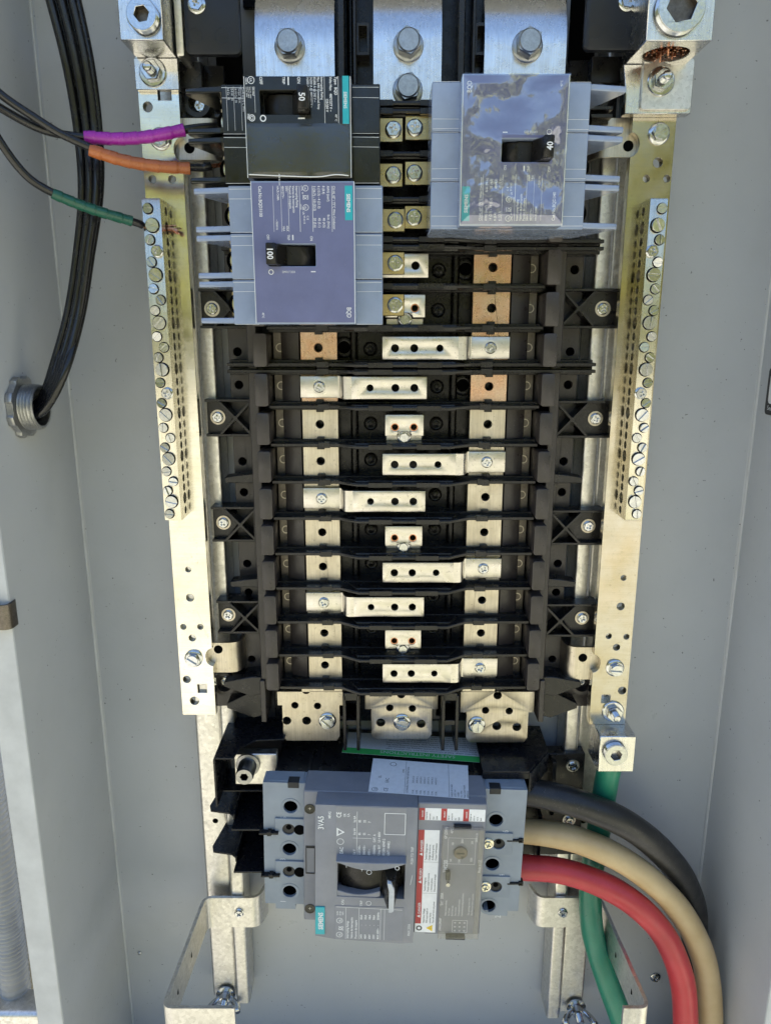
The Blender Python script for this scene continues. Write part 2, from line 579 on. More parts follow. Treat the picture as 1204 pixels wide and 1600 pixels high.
def hexbolt(af, h, rw, mat='steel', slot=0, cone=0.86):
    b = B()
    b.lathe((0, 0, 0), [(rw, 0), (rw, 1.0), (rw - 0.7, 1.6), (af * 0.5, 1.8)], 28)
    o = disc(0, 0, af / 1.732, 6, R(90))
    if slot:
        b.hexa(0, 0, 1.5, h - 1.2, af, 90)
        r = af * 0.47
        n = 12
        a0 = math.asin(slot / 2 / r)
        up = [(r * math.cos(a0 + (math.pi - 2 * a0) * i / n), r * math.sin(a0 + (math.pi - 2 * a0) * i / n)) for i in range(n + 1)]
        b.ext(up, h - 1.3, h, bev=0.15)
        b.ext([(-x, -y) for x, y in up], h - 1.3, h, bev=0.15)
    else:
        b.ext(o, 1.5, h - 0.8, bev=0.15)
        b.ext(disc(0, 0, af * 0.5, 24), h - 0.85, h, top=disc(0, 0, af * 0.44, 24))
    return b.mesh("bolt", mat)

def nut_stud(af, h, rw, stud):
    b = B()
    b.lathe((0, 0, 0), [(rw, 0), (rw, 1.0), (rw - 0.6, 1.6), (af * 0.5, 1.8)], 28)
    b.ext(disc(0, 0, af / 1.732, 6, R(20)), 1.5, h, bev=0.35)
    prof = [(2.9, h - 0.5)]
    k = h
    while k < h + stud:
        prof += [(2.9, k), (2.45, k + 0.35)]
        k += 0.75
    prof += [(2.2, k), (1.2, k + 0.3)]
    b.lathe((0, 0, 0), prof, 16)
    return b.mesh("nut", 'steel')

def setscrew(r, h, hexaf, ringh=2.2, mat='steel', n=6):
    """threaded socket set screw standing proud of a lug"""
    b = B()
    prof = [(r + 1.2, -0.3), (r + 1.2, 0.3)]
    k = 0.3
    while k < h - 0.9:
        prof += [(r, k), (r - 0.45, k + 0.45)]
        k += 0.9
    prof += [(r, h - 0.5), (r - 0.8, h)]
    q = hexaf / 1.732
    b.lathe((0, 0, 0), prof[:-1] + [(r - 0.3, h - 0.4), (q + 0.3, h - 0.4), (q + 0.3, -0.3)], 28, close=True)
    b.ext(disc(0, 0, r - 0.32, 28), h - 5, h, holes=[disc(0, 0, q, n, R(10))], bev=0.2)
    b.ext(disc(0, 0, q + 0.4, 16), h - 5.6, h - 5.1)
    m = b.mesh("set_screw", mat)
    return m

def shade_tube(hexaf, deep):
    """dark tube that paints the shade inside a hexagon socket"""
    q = hexaf / 1.732
    b = B()
    b.ext(disc(0, 0, q + 0.3, 6, R(10)), -deep, -0.5, holes=[disc(0, 0, q - 0.1, 6, R(10))])
    b.ext(disc(0, 0, q + 0.2, 6, R(10)), -deep - 0.6, -deep)
    return b.mesh("socket_shade", 'clip')  # dark brown metal stands in for shade in the socket
SCR_S = slotted(2.9, 1.8, 1.0)
SCR_L = slotted(4.0, 2.2, 1.25)
SCR_M = slotted(4.6, 3.0, 1.1)
SCR_W = washer_head(5.2, 7.0, 3.2)
SCR_P = washer_head(3.9, 6.0, 2.6)
SCR_BR = washer_head(5.0, 7.4, 3.2, rd=2.5)
BOLT_TOP = hexbolt(13.6, 11.0, 9.3, 'bolt')
BOLT_SL = hexbolt(9.0, 6.0, 6.6, slot=1.3)
NUT = nut_stud(10.5, 6.0, 8.2, 5.5)
C0 = 12.6                                   # middle of the interior
def rowz(k): return 41.3 - 25.6 * k          # k = 0 is the first open row under the right breaker
# ================================================================== setting
b = B()
b.raw([(-60000, -1500, 60000), (60000, -1500, 60000), (60000, -1500, -60000), (-60000, -1500, -60000)], [(0, 1, 2, 3)])
gr = b.build("ground", 'ground', kind='structure', org=(0, -1500, 0))
# ================================================================== enclosure
XL, XR, ZT, ZB, DF = -233.5, 275.0, 330.0, -640.0, 117.0
enc = thing("electrical_enclosure", "open grey painted steel cabinet box around all the electrical parts", "cabinet", (20, ZB, 0))
B().box(XL - 2, XR + 2, ZB, ZT, -2, 0).build("back_panel", 'paint', enc)
def wallprof(x, s):
    # sheet side wall with a bend radius at the back and a return at the front
    return [(x + s * 3.0, 0.02), (x + s * 0.9, 0.9), (x, 3.0), (x, DF), (x - s * 19, DF), (x - s * 19, DF - 12), (x - s * 17.5, DF - 12), (x - s * 17.5, DF - 1.6), (x - s * 2, DF - 1.6), (x - s * 2, -2)]
for x, s, nm in ((XL, 1, "left"), (XR, -1, "right")):
    b = B()
    b.ext(wallprof(x, s), ZB, ZT, 'z', bev=0.5, seg=2)
    b.build("side_panel", 'paint', enc, smooth=25)
    B().box(min(x - s * 18.2, x - s * 0.6), max(x - s * 18.2, x - s * 0.6), ZB, ZT, DF + 0.02, DF + 0.5, bev=0.2).build("front_flange", 'paint_light', enc, plabel="pale grey front rim of the cabinet")
B().box(XL - 2, XR + 2, ZT, ZT + 2, -2, DF).build("top_panel", 'paint', enc)
B().box(XL - 2, XR + 2, ZB - 2, ZB, -2, DF).build("bottom_panel", 'paint', enc)
# painted fold highlights: slightly proud paler beads along the two back corners
for x, s in ((XL, 1), (XR, -1)):
    b = B()
    b.tube([(x + s * 1.1, ZB, 1.3), (x + s * 1.1, ZT, 1.3)], 0.9, 8, sub=1)
    b.build("fold_highlight", 'paint_light', enc)
# self tapping screws in the back wall
for px, py, r in ((1023, 1527, 0), (218, 1489, 40)):
    x, z = at(px, py, 0.5)
    if r == 0:
        inst(washer_head(4.6, 5.6, 2.6), "back_wall_screw", enc, (x, z, 0.3), 20)
    else:
        inst(washer_head(1.6, 2.2, 1.6, False), "back_wall_screw", enc, (x, z, 0.3), 20)
# label on the right wall
zc = at(1200, 612, 13)[1]
b = B()
b.ext(rrect(zc - 16, zc + 17, 13, 75, 3), XR - 0.5, XR - 0.02, 'x')
lab = b.build("warning_label", 'inkblack', enc, plabel="black label with white panel on the right wall")
b = B()
b.ext(rrect(zc - 8, zc + 13, 16.5, 72, 3), XR - 0.75, XR - 0.55, 'x')
b.text("See instructions", (XR - 0.7, zc - 12.6, 16.5), 4.6, (0, 0, 1), (0, 1, 0))
b.build("label_print", 'white', lab)
# latch clip on the left rim
zc = at(10, 966, DF + 6)[1]
b = B()
b.strip([(-262, DF + 1.5), (-262, DF + 5), (-233, DF + 5), (-233, DF - 6), (-240, DF - 6)], zc - 8, zc + 8, 1.8, 'z', rad=4)
b.build("rim_clip", 'clip', enc, plabel="dark brown spring clip on the left rim")

# ================================================================== outside, left of the rim
b = B()
n = 90
prof = []
L0 = pt(2, 1180, 60); L1 = pt(30, 1560, 60)
pts = [pt(-60, 900, 20), pt(-34, 1100, 20), pt(-16, 1240, 20), pt(6, 1400, 20), pt(22, 1520, 20), pt(42, 1700, 20)]
b.tube(pts, 13, 14, rr=lambda t: 12.0 + 0.6 * math.cos(t * 2 * math.pi * 95), sub=100)
b.build("corrugated_conduit", 'conduit', org=pts[0], label="corrugated grey flexible conduit hanging outside the left rim of the cabinet", cat="conduit")
B().box(-1300, -258, -1490, -180, -70, -52, bev=1).build("shade_board", 'board', org=(-780, -1490, -60), label="added olive board giving the shaded view behind the left rim, outside the cabinet", cat="board")  # board added to cover sunlit ground with a shaded olive tone
xa, za = at(20, 1556, 10)
b = B()
b.strip([(za + 17, 20), (za + 17, 44), (za - 17, 44), (za - 17, 20)], -900, -256, 2.4, 'x', rad=4)
b.build("steel_strut", 'galv', org=(-500, za, 10), label="horizontal galvanised steel strut outside the cabinet at bottom left", cat="strut")

# ================================================================== vertical galvanised mounting rails
def rail(xc, s, ztop, zbot, label):
    # hat profile: wide outer flange, raised inner channel; s = +1 when the middle of the panel is to the right
    o = thing("mounting_rail", label, "rail", (xc, zbot, 0), "galvanised rails behind the interior")
    q = [(-16, 3), (-16, 19), (2.5, 19), (4.0, 17.2), (4.8, 17.2), (6, 26), (15.5, 26), (15.5, 3)]
    holes = []
    b = B()
    b.strip([(xc + s * a, d) for a, d in q], zbot, ztop, 1.8, 'z', rad=1.6, seg=4)
    b.build("channel", 'galv', o)
    k = 0
    z = zbot + 30
    zs = [-480, -395, -255, -229, -152, -75, 3, 42, 76, 100]
    for z in zs:
        if z < zbot + 5: continue
        b = B()
        b.cyl(xc - s * 5.5, z + 4, 19.92, 20.02, 2.3, 16)
        b.build("punched_hole_shade", 'shade_black', o)
    return o
rail(-134.5, 1, 300, at(378, 1560, 22)[1], "left galvanised mounting rail behind the left terminal bar, ending beside the wing nut")
rail(157.5, -1, 300, at(890, 1583, 22)[1], "right galvanised mounting rail behind the right terminal bar and the green cable")

# ================================================================== ground bars with terminal strips
SCR_RING = {k: B().lathe((0, 0, 0), [(r - 0.7, -0.1), (r - 0.7, 0.06), (r, 0.06), (r, -0.1)], 22, close=True).mesh('dark_screw_ring', 'shade_black') for k, r in (('L', 4.55), ('S', 3.4))}  # flat black rings paint the shaded gap round each screw
def hexhole(x, z, r): return disc(x, z, r, 16)
def sq(x, z, h): return [(x - h, z - h), (x + h, z - h), (x + h, z + h), (x - h, z + h)]
ZL0 = at(240, 352, 68)[1]; ZL1 = at(268, 784, 68)[1]
PIT = (ZL0 - ZL1) / 6.0
def bar(x0, x1, ztop, zbot, sx0, sx1, inner, px_holes, sqs, notch, label, mat):
    o = thing("terminal_bar", label, "terminal bar", ((x0 + x1) / 2, zbot, 44))
    holes = [disc(*at(px, py, 50), r, 16) for px, py, r in px_holes] + [sq(*at(px, py, 50), r) for px, py, r in sqs]
    nx, nz, nr = notch[0]
    outl = [(x0, zbot), (x1, zbot)]
    edge = x1 if inner > 0 else x0
    def cut(nz, nr):
        return [(edge - inner * nr * 0.75 * math.cos(R(q)), nz + nr * math.sin(R(q))) for q in (range(-90, 91, 15) if inner > 0 else range(90, -91, -15))]
    nts = sorted(notch, key=lambda q: q[1])
    if inner > 0:
        poly = [(x0, zbot), (x1, zbot)] + [p for n_ in nts for p in cut(n_[1], n_[2])] + [(x1, ztop), (x0, ztop)]
    else:
        poly = [(x0, zbot), (x1, zbot), (x1, ztop), (x0, ztop)] + [p for n_ in reversed(nts) for p in cut(n_[1], n_[2])]
    B().ext(poly, 44, 50, holes=holes, bev=0.4).build("bar", mat, o)
    zs0, zs1 = ZL0 + PIT / 3 + 6, ZL0 - 6 * PIT - PIT / 4 - 6
    xm = (sx0 + sx1) / 2
    items = []
    items.append((ZL0 + PIT / 3, -1, 'S'))
    for g in range(7):
        z = ZL0 - g * PIT
        items.append((z, 0, 'L'))
        items.append((z - PIT * 0.29, -1, 'S'))
        if g < 6:
            items.append((z - PIT * 0.52, 1, 'W' if g in (0, 3) else 'S'))
            items.append((z - PIT * 0.74, -1, 'S'))
    # side holes run right through the strip
    hs = [disc(z, 55.5, 4.0 if k == 'L' else 2.7, 14) for z, s, k in items]
    ends = rrect(zs1, zs0, 50.3, 67.5, 1.0, 2)
    st = B().ext(ends, sx0, sx1, 'x', holes=hs, bev=0.35).build("terminal_strip", 'strip', o)
    for z, s, k in items:
        xx = xm + (-inner * -s) * 0 + (s * inner) * 2.0
        rr = {'L': 4.5, 'W': 0, 'S': 3.4}[k]
        xx = xm if k == 'L' else xx
        if rr: inst(SCR_RING[k], "dark_screw_ring", st, (xx, z, 67.5))
        if k == 'L': inst(SCR_L, "terminal_screw", st, (xm, z, 67.4), random.uniform(0, 180), tilt=5)
        elif k == 'W': inst(SCR_P, "strip_fixing_screw", st, (xx, z, 67.4), 20)
        else: inst(SCR_S, "terminal_screw", st, (xx, z, 67.4), random.uniform(0, 180), tilt=8)
    return o, st
LB = (-151.5, -126.5)
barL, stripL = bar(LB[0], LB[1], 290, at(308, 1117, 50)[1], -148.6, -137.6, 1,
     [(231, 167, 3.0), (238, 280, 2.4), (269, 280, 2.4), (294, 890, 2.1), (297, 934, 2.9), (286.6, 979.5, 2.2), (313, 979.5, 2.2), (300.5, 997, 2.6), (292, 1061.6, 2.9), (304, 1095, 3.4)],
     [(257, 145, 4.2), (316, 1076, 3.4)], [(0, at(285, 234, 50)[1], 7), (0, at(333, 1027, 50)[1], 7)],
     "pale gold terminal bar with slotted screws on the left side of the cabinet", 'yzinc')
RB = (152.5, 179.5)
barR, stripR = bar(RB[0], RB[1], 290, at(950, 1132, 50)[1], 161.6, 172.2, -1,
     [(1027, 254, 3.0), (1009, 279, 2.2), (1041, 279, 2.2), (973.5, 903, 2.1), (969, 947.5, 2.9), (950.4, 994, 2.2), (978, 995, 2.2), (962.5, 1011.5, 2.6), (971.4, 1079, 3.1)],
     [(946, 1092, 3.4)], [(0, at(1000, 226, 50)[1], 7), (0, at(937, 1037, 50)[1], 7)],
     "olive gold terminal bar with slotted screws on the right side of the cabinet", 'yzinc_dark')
def onbar(par, me, px, py, name, rot, d=50.0):
    x, z = at(px, py, d + 2)
    return inst(me, name, par, (x, z, d), rot)
onbar(barL, BOLT_SL, 302, 1030, "mounting_bolt", 35)
onbar(barL, BOLT_SL, 250, 216, "mounting_bolt", 70)
onbar(barR, BOLT_SL, 961, 1045, "mounting_bolt", 5)
onbar(barR, BOLT_SL, 1030, 208, "mounting_bolt", -25)
onbar(barR, NUT, 957.7, 1113, "nut", 0)
# bent tabs that carry the bars on the interior (pad at the bar, curling down to the rail)
def tab(xa, xb, za, zb, s, hx, hz, label):
    o = thing("bar_bracket", label, "bracket", ((xa + xb) / 2, zb, 20))
    b = B()
    pts = [(xa, 42.5), (xb, 42.5), (xb + s * 0.8, 20)]
    b.strip(pts, zb, za, 2.4, 'z', rad=9, seg=8)
    b.build("bent_plate", 'tin', o, smooth=60)
    b = B(); b.cyl(hx, hz, 43.75, 43.85, 3.3, 18); b.build("hole_shade", 'shade_black', o)
    return o
def tabpx(x0, x1, y0, y1, hx, hy, s, label):
    a = at(x0, y0, 43); c = at(x1, y1, 43); h = at(hx, hy, 44)
    xa, xb = (a[0], c[0])
    tab(xa, xb, a[1], c[1], s, h[0], h[1], label)
tabpx(322, 376, 1004, 1050, 341, 1015, 1, "cream metal bracket joining the lower end of the left terminal bar to the black base")
tabpx(944, 884, 1011, 1061, 910, 1028, -1, "cream metal bracket joining the lower end of the right terminal bar to the black base")
tabpx(277, 344, 185, 250, 296, 231, 1, "white metal bracket beside the purple wire at the upper end of the left terminal bar")
tabpx(1000, 930, 185, 246, 981, 228, -1, "white metal bracket beside the right breaker at the upper end of the right terminal bar")

# ================================================================== lugs
def lug_left():
    o = thing("cable_lug", "silver aluminium lug bolted over the upper end of the left terminal bar", "lug", (-139, 205, 50))
    zb = at(222, 63, 82)[1]
    x0, x1 = at(188, 63, 82)[0], at(256, 63, 82)[0]
    B().box(x0, x1, zb, zb + 60, 50.2, 82, bev=0.5).build("lug_body", 'alu', o)
    zt = at(240, 130, 55)[1]
    a0, a1 = LB[0] - 1.0, LB[1] - 0.3
    b = B()
    b.box(LB[0] + 0.3, LB[1] + 1.5, at(240, 84, 53)[1] - 20, zb - 0.1, 50.2, 54.5, bev=0.3)
    b.build("tang", 'alu', o)
    s = inst(setscrew(8.6, 5.4, 7.6), "set_screw", o, (*at(220, 20, 88), 81.9), 0)
    inst(shade_tube(7.6, 5), "socket_shade", s, (*at(220, 20, 88), 87.3), 0)
    inst(NUT, "nut", o, (*at(238, 112, 56), 54.4), 15)
    return o
lug_left()
def lug_right():
    o = thing("cable_lug", "large silver aluminium lug with copper strands showing, above the right terminal bar", "lug", (166, 175, 50))
    dF = 94
    x0, x1 = at(1008, 64, dF)[0], at(1112, 64, dF)[0]
    zb = at(1060, 64, dF)[1]
    cx, cz = (x0 + x1) / 2 - 1.5, 0
    # body with the cable bore running vertically, open at the bottom face
    hole = disc((x0 + x1) / 2 + 0.5, 73, 13.0, 26)
    b = B()
    b.ext([(x0, 50.2), (x1, 50.2), (x1, dF), (x0, dF)], zb, zb + 70, 'z', holes=[hole], bev=0.5)
    b.build("lug_body", 'alu', o)
    # tang with bevelled shoulder
    xa, xb = at(975, 178, 58)[0], at(1078, 178, 58)[0]
    zt0 = at(1020, 178, 58)[1]
    B().ext([(xa, zt0), (xb, zt0), (xb, zb - 0.1), (x0 - 1, zb - 0.1), (xa, zb - 16)], 50.2, 58, bev=0.4).build("tang", 'alu', o)
    # square plate washer and nut
    wx, wz = at(1042, 131, 60)
    h = 15.2
    w = B().ext(rrect(wx - h, wx + h, wz - h * 0.92, wz + h * 0.92, 2.2, 4), 58.1, 60.2, bev=0.3).build("square_washer", 'galv', o)
    inst(NUT, "nut", o, (*at(1033, 126, 62), 60.1), 40)
    s = inst(setscrew(13.0, 5.0, 14.5), "set_screw", o, (*at(1062, 12, dF + 2), dF - 0.1), 0)
    inst(shade_tube(14.5, 4.4), "socket_shade", s, (*at(1062, 12, dF + 2), dF + 4.9), 0)
    # copper strands in the bore
    b = B()
    rnd = random.Random(3)
    mx = (x0 + x1) / 2 + 0.5
    for i in range(110):
        q, rr = rnd.uniform(0, 6.28), 11.5 * math.sqrt(rnd.random())
        x, d = mx + rr * math.cos(q), 73 + rr * math.sin(q)
        dx, dd = rnd.uniform(-1.5, 1.5), rnd.uniform(-2, 3)
        e = zb + rnd.uniform(0.5, 5) - (9 * rnd.random() if (d > 76 and rnd.random() < 0.35) else 0)
        b.tube([(x, zb + 40, d), (x + dx * 0.3, zb + 14, d + dd * 0.2), (x + dx, e, d + dd)], 0.55, 5, sub=3)
    b.build("copper_strands", 'copper', o)
    return o
lug_right()
def lug_low():
    o = thing("cable_lug", "silver aluminium lug holding the green cable below the right terminal bar", "lug", (166, -300, 50))
    dF = 67
    zt = at(960, 1151, dF)[1]
    zb = at(960, 1206, dF)[1]
    x0, x1 = at(935, 1180, dF)[0], at(991, 1180, dF)[0]
    b = B()
    b.box(x0, x1, zb, zt, 40, dF, bev=0.5)
    b.box(RB[0] + 1, RB[1] - 1, zt - 0.2, zt + 24, 38, 43.9, bev=0.3)
    b.build("lug_body", 'alu', o)
    s = inst(setscrew(8.4, 4.8, 7.4), "set_screw", o, (*at(962, 1180, dF + 4), dF - 0.1), 0)
    inst(shade_tube(7.4, 5), "socket_shade", s, (*at(962, 1180, dF + 4), dF + 4.7), 0)
    return o, ((x0 + x1) / 2, zb)
lugR2, (GX, GZ) = lug_low()

# trees standing in front of the open cabinet, behind the viewer: they show as reflections in the film and the plated metal
b = B()
rnd = random.Random(11)
for i in range(30):
    a = R(-100 + 200 * i / 29 + rnd.uniform(-3, 3))
    dist = rnd.uniform(22.0, 27) if a < 0.35 else rnd.uniform(17, 20)  # unseen right-hand trees set nearer to cut sky light from that side
    cx, cd = dist * 1000 * math.sin(a), dist * 1000 * math.cos(a)
    hh, rw = rnd.uniform(6000, 9500), rnd.uniform(2600, 4200)
    for j in range(520):
        v = Vector((rnd.gauss(0, 1), rnd.gauss(0, 1), rnd.gauss(0, 1))).normalized() * (rnd.random() ** 0.4)
        c = Vector((cx + v.x * rw, -1500 + hh * 0.52 + v.y * hh * 0.5, cd + v.z * rw))
        t1 = Vector((rnd.uniform(-1, 1), rnd.uniform(-1, 1), rnd.uniform(-1, 1))).normalized()
        t2 = t1.orthogonal().normalized()
        w = rnd.uniform(420, 900)
        vs = [b.bm.verts.new(P(c + t1 * w * e + t2 * w * 0.6 * f)) for e, f in ((-1, 0), (0, -1), (1, 0), (0, 1))]
        b.bm.faces.new(vs)
b.build("bushes", 'leaf', kind='stuff', org=(0, -1500, 7000), smooth=0)
# ================================================================== black interior base
ZBT, ZBB = 205.0, -262.0
base = thing("interior_base", "black moulded insulating base with ribs that carries the bus bars", "base", (C0, ZBB, 20))
# floor between the bars, one strip per gap
def floor(xa, xb, d, name="floor_panel", mat='blackfloor', za=ZBB, zb=ZBT):
    B().box(xa, xb, za, zb, 22, d, bev=0.4).build(name, mat, base)
floor(C0 - 86, C0 + 86, 31)
for s in (-1, 1):
    # smooth cover strips beside the phase bars, narrow ridges, outer wall and holed side flange
    x0, x1 = sorted((C0 + s * 70.5, C0 + s * 83))
    B().ext([(x0, 31), (x1, 31), (x1, 40.5 if s > 0 else 43.5), (x0, 43.5 if s > 0 else 40.5)], ZBB, 128, 'z', bev=0.8, seg=2).build("cover_strip", 'brownblack', base)
    B().ext(disc(C0 + s * 34.2, 33.5, 2.7, 12), ZBB, ZBT, 'z').build("round_ridge", 'blackfloor', base)
    x0, x1 = sorted((C0 + s * 98.2, C0 + s * 104.5))
    B().box(x0, x1, ZBB + 4, 128, 20, 48, bev=0.5).build("side_wall", 'brownblack', base)
    x0, x1 = sorted((C0 + s * 104.4, C0 + s * 121))
    hs = []
    for k in range(-3, 12):
        zz = rowz(k) - (3 if k % 3 else 0)
        if all(abs(zz - f) > 15 for f in (15.6, -58.0, -135.0, -206.0)): hs.append(disc(C0 + s * 115, zz, 2.9, 14))
    B().ext([(x0, ZBB + 4), (x1, ZBB + 4), (x1, 128), (x0, 128)], 24, 27.5, holes=hs, bev=0.3).build("side_flange", 'brownblack', base)
    B().box(x0, x1, ZBB + 4, ZBT, 20, 22).build("flange_hole_shade", 'shade_black', base)  # black sheet added so the flange holes look shaded
    # brown metal strip that shows between cover strip and blocks
    x0, x1 = sorted((C0 + s * 83.2, C0 + s * 88.8))
    B().box(x0, x1, ZBB + 4, 128, 31, 36, bev=0.2).build("metal_strip", 'clip', base)
half = B().lathe((0, 0, 0), [(2.9, 0), (2.9, 0.5), (2.3, 0.5), (2.3, 0)], 18, close=True).mesh("ring_mark", 'tin')
# rounded end blocks, one per row and side
blk = B().ext(rrect(-4.4, 4.4, -10.6, 10.6, 1.6, 3), 30, 61.5, bev=0.5, seg=2).mesh("end_block", 'brownblack')
post = B()
post.lathe((0, 0, 0), [(4.9, 0), (4.9, 0.8), (4.3, 1.2), (3.7, 0.8), (2.7, 0.8), (2.6, 2.6), (1.2, 2.9), (0.9, 1.4)], 20)
post = post.mesh("post", 'blackfloor')
bore = B()
bore.lathe((0, 0, 0), [(7.4, 0), (7.4, 0.7), (6.6, 1.2), (4.4, 1.0), (4.0, -2)], 24, close=True)
bore = bore.mesh("bore_rim", 'blackfloor')
for k in range(-3, 12):
    z = rowz(k)
    for s in (-1, 1):
        inst(blk, "end_block", base, (C0 + s * 93.9, z - 1.2, 0))
        inst(post, "post", base, (C0 + s * 23.0, z - 1.0, 31))
        inst(half, "ring_mark", base, (C0 + s * 84.2, z, 36.1))
        if (k, s) in ((0, 1), (2, -1), (3, 1)):
            inst(bore, "bore_rim", base, (C0 + s * 41.0, z, 31.05))
            B().cyl(C0 + s * 41, z, 31.06, 31.3, 4.2, 18).build("bore", 'shade_black', base)  # black disc stands in for the shade in the bore
# ribs between the rows
def rib(z, left, right, dbl):
    b = B()
    c = C0
    def prof(l, r, top):
        return [(l, 31), (l, 55), (c - 45, 55.5), (c - 31, top), (c + 31, top), (c + 45, 55.5), (r, 55), (r, 31)]
    b.ext(prof(left, right, 65), z - 1.1, z + 1.1, 'z', bev=0.3)
    # thicker foot and middle web
    b.box(left, right, z - 2.8, z + 2.8, 31, 46.2, bev=0.3)
    b.ext([(c - 40, 46), (c - 33, 60), (c + 33, 60), (c + 40, 46)], z - 2.0, z + 2.0, 'z', bev=0.3)
    for s in (-1, 1):
        b.box(c + s * 50, c + s * 58, z - 1.9, z + 1.9, 52, 55.9, bev=0.2)
        b.box(c + s * 24, c + s * 8, z - 1.7, z + 1.7, 60, 65.4, bev=0.2)
    b.build("rib", 'black', base)
    for s in (-1, 1):
        b = B()
        b.box(c + s * 57 - 2.6, c + s * 57 + 2.6, z - 4.2, z + 4.2, 44.2, 47, bev=0.2)
        b.build("bar_clip", 'black', base)
for k in range(-4, 12):
    z = rowz(k) - 12.8
    if k in (-4, -1, 2):
        rib(z + 2.2, C0 - 117, C0 + 126, True)
        rib(z - 2.2, C0 - 117, C0 + 126, True)
    elif k == 11:
        rib(z, C0 - 90, C0 + 90, False)
    else:
        rib(z, C0 - 90, C0 + 90, False)
    if k in (5, 8):
        for s in (-1, 1):
            x = C0 + s * 104
            b = B()
            p = [(x, z - 3), (x, z + 4), (x + s * 13, z + 2.5), (x + s * 21, z + 1.2), (x + s * 20, z - 2.8)]
            b.ext(p, 32, 44, bev=0.5)
            b.build("side_wedge", 'black', base)
# cross-braced feet that stand on the mounting rails
def foot(xi, xo, z, h, sx, name_label):
    """xi inner end, xo outer end; screw at sx"""
    s = 1 if xo > xi else -1
    L = abs(xo - xi)
    X = lambda a: xi + s * a
    b = B()
    b.box(min(xi, xo), max(xi, xo), z - h, z + h, 19.5, 24, bev=0.3)                                   # floor
    for zz in (z - h, z + h):
        b.box(min(X(6), xo), max(X(6), xo), zz - 0.9, zz + 0.9, 23, 39, bev=0.25)
    b.box(min(X(5), X(6.8)), max(X(5), X(6.8)), z - h, z + h, 23, 42, bev=0.25)                        # inner wall
    xc = 22.0                                                                                           # far corner of the X
    def bar2(a0, z0, a1, z1, w=0.9):
        t = Vector((a1 - a0, z1 - z0)).normalized()
        n = Vector((-t.y, t.x)) * w
        q = [(X(a0 + n.x), z0 + n.y), (X(a1 + n.x), z1 + n.y), (X(a1 - n.x), z1 - n.y), (X(a0 - n.x), z0 - n.y)]
        b.ext(q, 23, 41, bev=0.2)
    bar2(6, z - h + 1, 27, z + h - 1)
    bar2(6, z + h - 1, 27, z - h + 1)
    b.cyl(X(16.5), z, 23, 41.3, 1.6, 12)
    # screw pad with a vee edge
    pad = [(X(19), z), (X(27.5), z + h - 0.6), (X(L), z + h - 0.6), (X(L), z - h + 0.6), (X(27.5), z - h + 0.6)]
    b.ext(pad, 23, 33, bev=0.3)
    f = b.build("standoff_foot", 'black', base)
    w = B().lathe((sx, z, 0), [(5.2, 33.02), (5.2, 34.0), (3.2, 34.0), (3.2, 33.02)], 24, close=True).build("washer", 'tin', f)
    inst(SCR_P, "foot_screw", f, (sx, z, 33.6), random.uniform(0, 90))
fz = [15.6, -58.4, -136.0, -207.0]
for z in fz:
    foot(C0 + 99.5, C0 + 144.5, z, 12, C0 + 133.9, "")
for z in (15.6, -57.4, -133.5, -204.5):
    foot(C0 - 99.5, C0 - 137, z, 12, C0 - 129.5, "")
# lower corner lugs of the base with deep screw wells
for s, px in ((-1, 351), (1, 908)):
    x, z = at(px, 1066, 34)
    b = B()
    b.box(x - 12, x + 12, z - 12, z + 4, 20, 30, bev=0.5)
    b.box(x - 10, x + 11, z - 24, z - 11, 20, 27, bev=0.5)
    b.lathe((x, z, 30), [(9, 0), (9, 7), (6.4, 7), (6.4, 0)], 22, close=True)
    f = b.build("corner_foot", 'brownblack', base)
    inst(SCR_P, "foot_screw", f, (x, z, 30.2), 30)
    # gusset wedges beneath the last block
    for j, (za, zb, d) in enumerate(((-249, -262, 46), (-263, -283, 40))):
        b = B()
        xa = C0 + s * 103
        b.ext([(xa, zb), (xa, za), (xa + s * 9, za), (xa + s * 30, zb + 9), (xa + s * 30, zb + 5), (xa + s * 10, zb - 3)], 24, d, bev=0.5)
        b.build("gusset", 'black', base)
    b = B()
    b.box(C0 + s * 103.5 - 2, C0 + s * 103.5 + 2, -284, -250, 24, 50, bev=0.5)
    b.build("end_fin", 'brownblack', base)
# bars between the lower plates: twin prongs pointing down
for px in (549, 701):
    x, _ = at(px, 1120, 50)
    b = B()
    for e in (-6.0, 4.0):
        b.box(x + e, x + e + 2.4, -303, -258, 30, 58, bev=0.4)
    b.box(x - 5, x + 5, -283, -279, 30, 56, bev=0.3)
    b.box(x - 5, x + 5, -262, -256, 30, 58, bev=0.3)
    b.ext([(x - 12, -277), (x - 6, -277), (x - 6, -274), (x - 9, -274), (x - 9, -283), (x - 6, -283), (x - 6, -286), (x - 12, -286)], 30, 42, bev=0.2)
    b.build("end_prong", 'black', base)
# dark backing between and above the plates
B().box(C0 - 105, C0 + 105, ZBT, 330, 3, 7, bev=0.5).build("upper_backing", 'blackfloor', base)
B().box(C0 - 100, C0 + 100, -300, ZBB, 8, 20, bev=0.5).build("lower_backing", 'blackfloor', base)
# upper dark pockets between the bars
for px in (548, 736):
    x, _ = at(px, 60, 50)
    b = B()
    b.box(x - 8, x - 4, 138, 240, 24, 50, bev=0.5)
    b.box(x + 1, x + 3, 138, 236, 24, 46, bev=0.4)
    b.ext([(x + 3, 166), (x + 11, 166), (x + 11, 184), (x + 3, 184)], 24, 42, holes=[[(x + 4.5, 168), (x + 9.5, 168), (x + 9.5, 182), (x + 4.5, 182)]], bev=0.2)
    b.build("top_pocket", 'black', base)
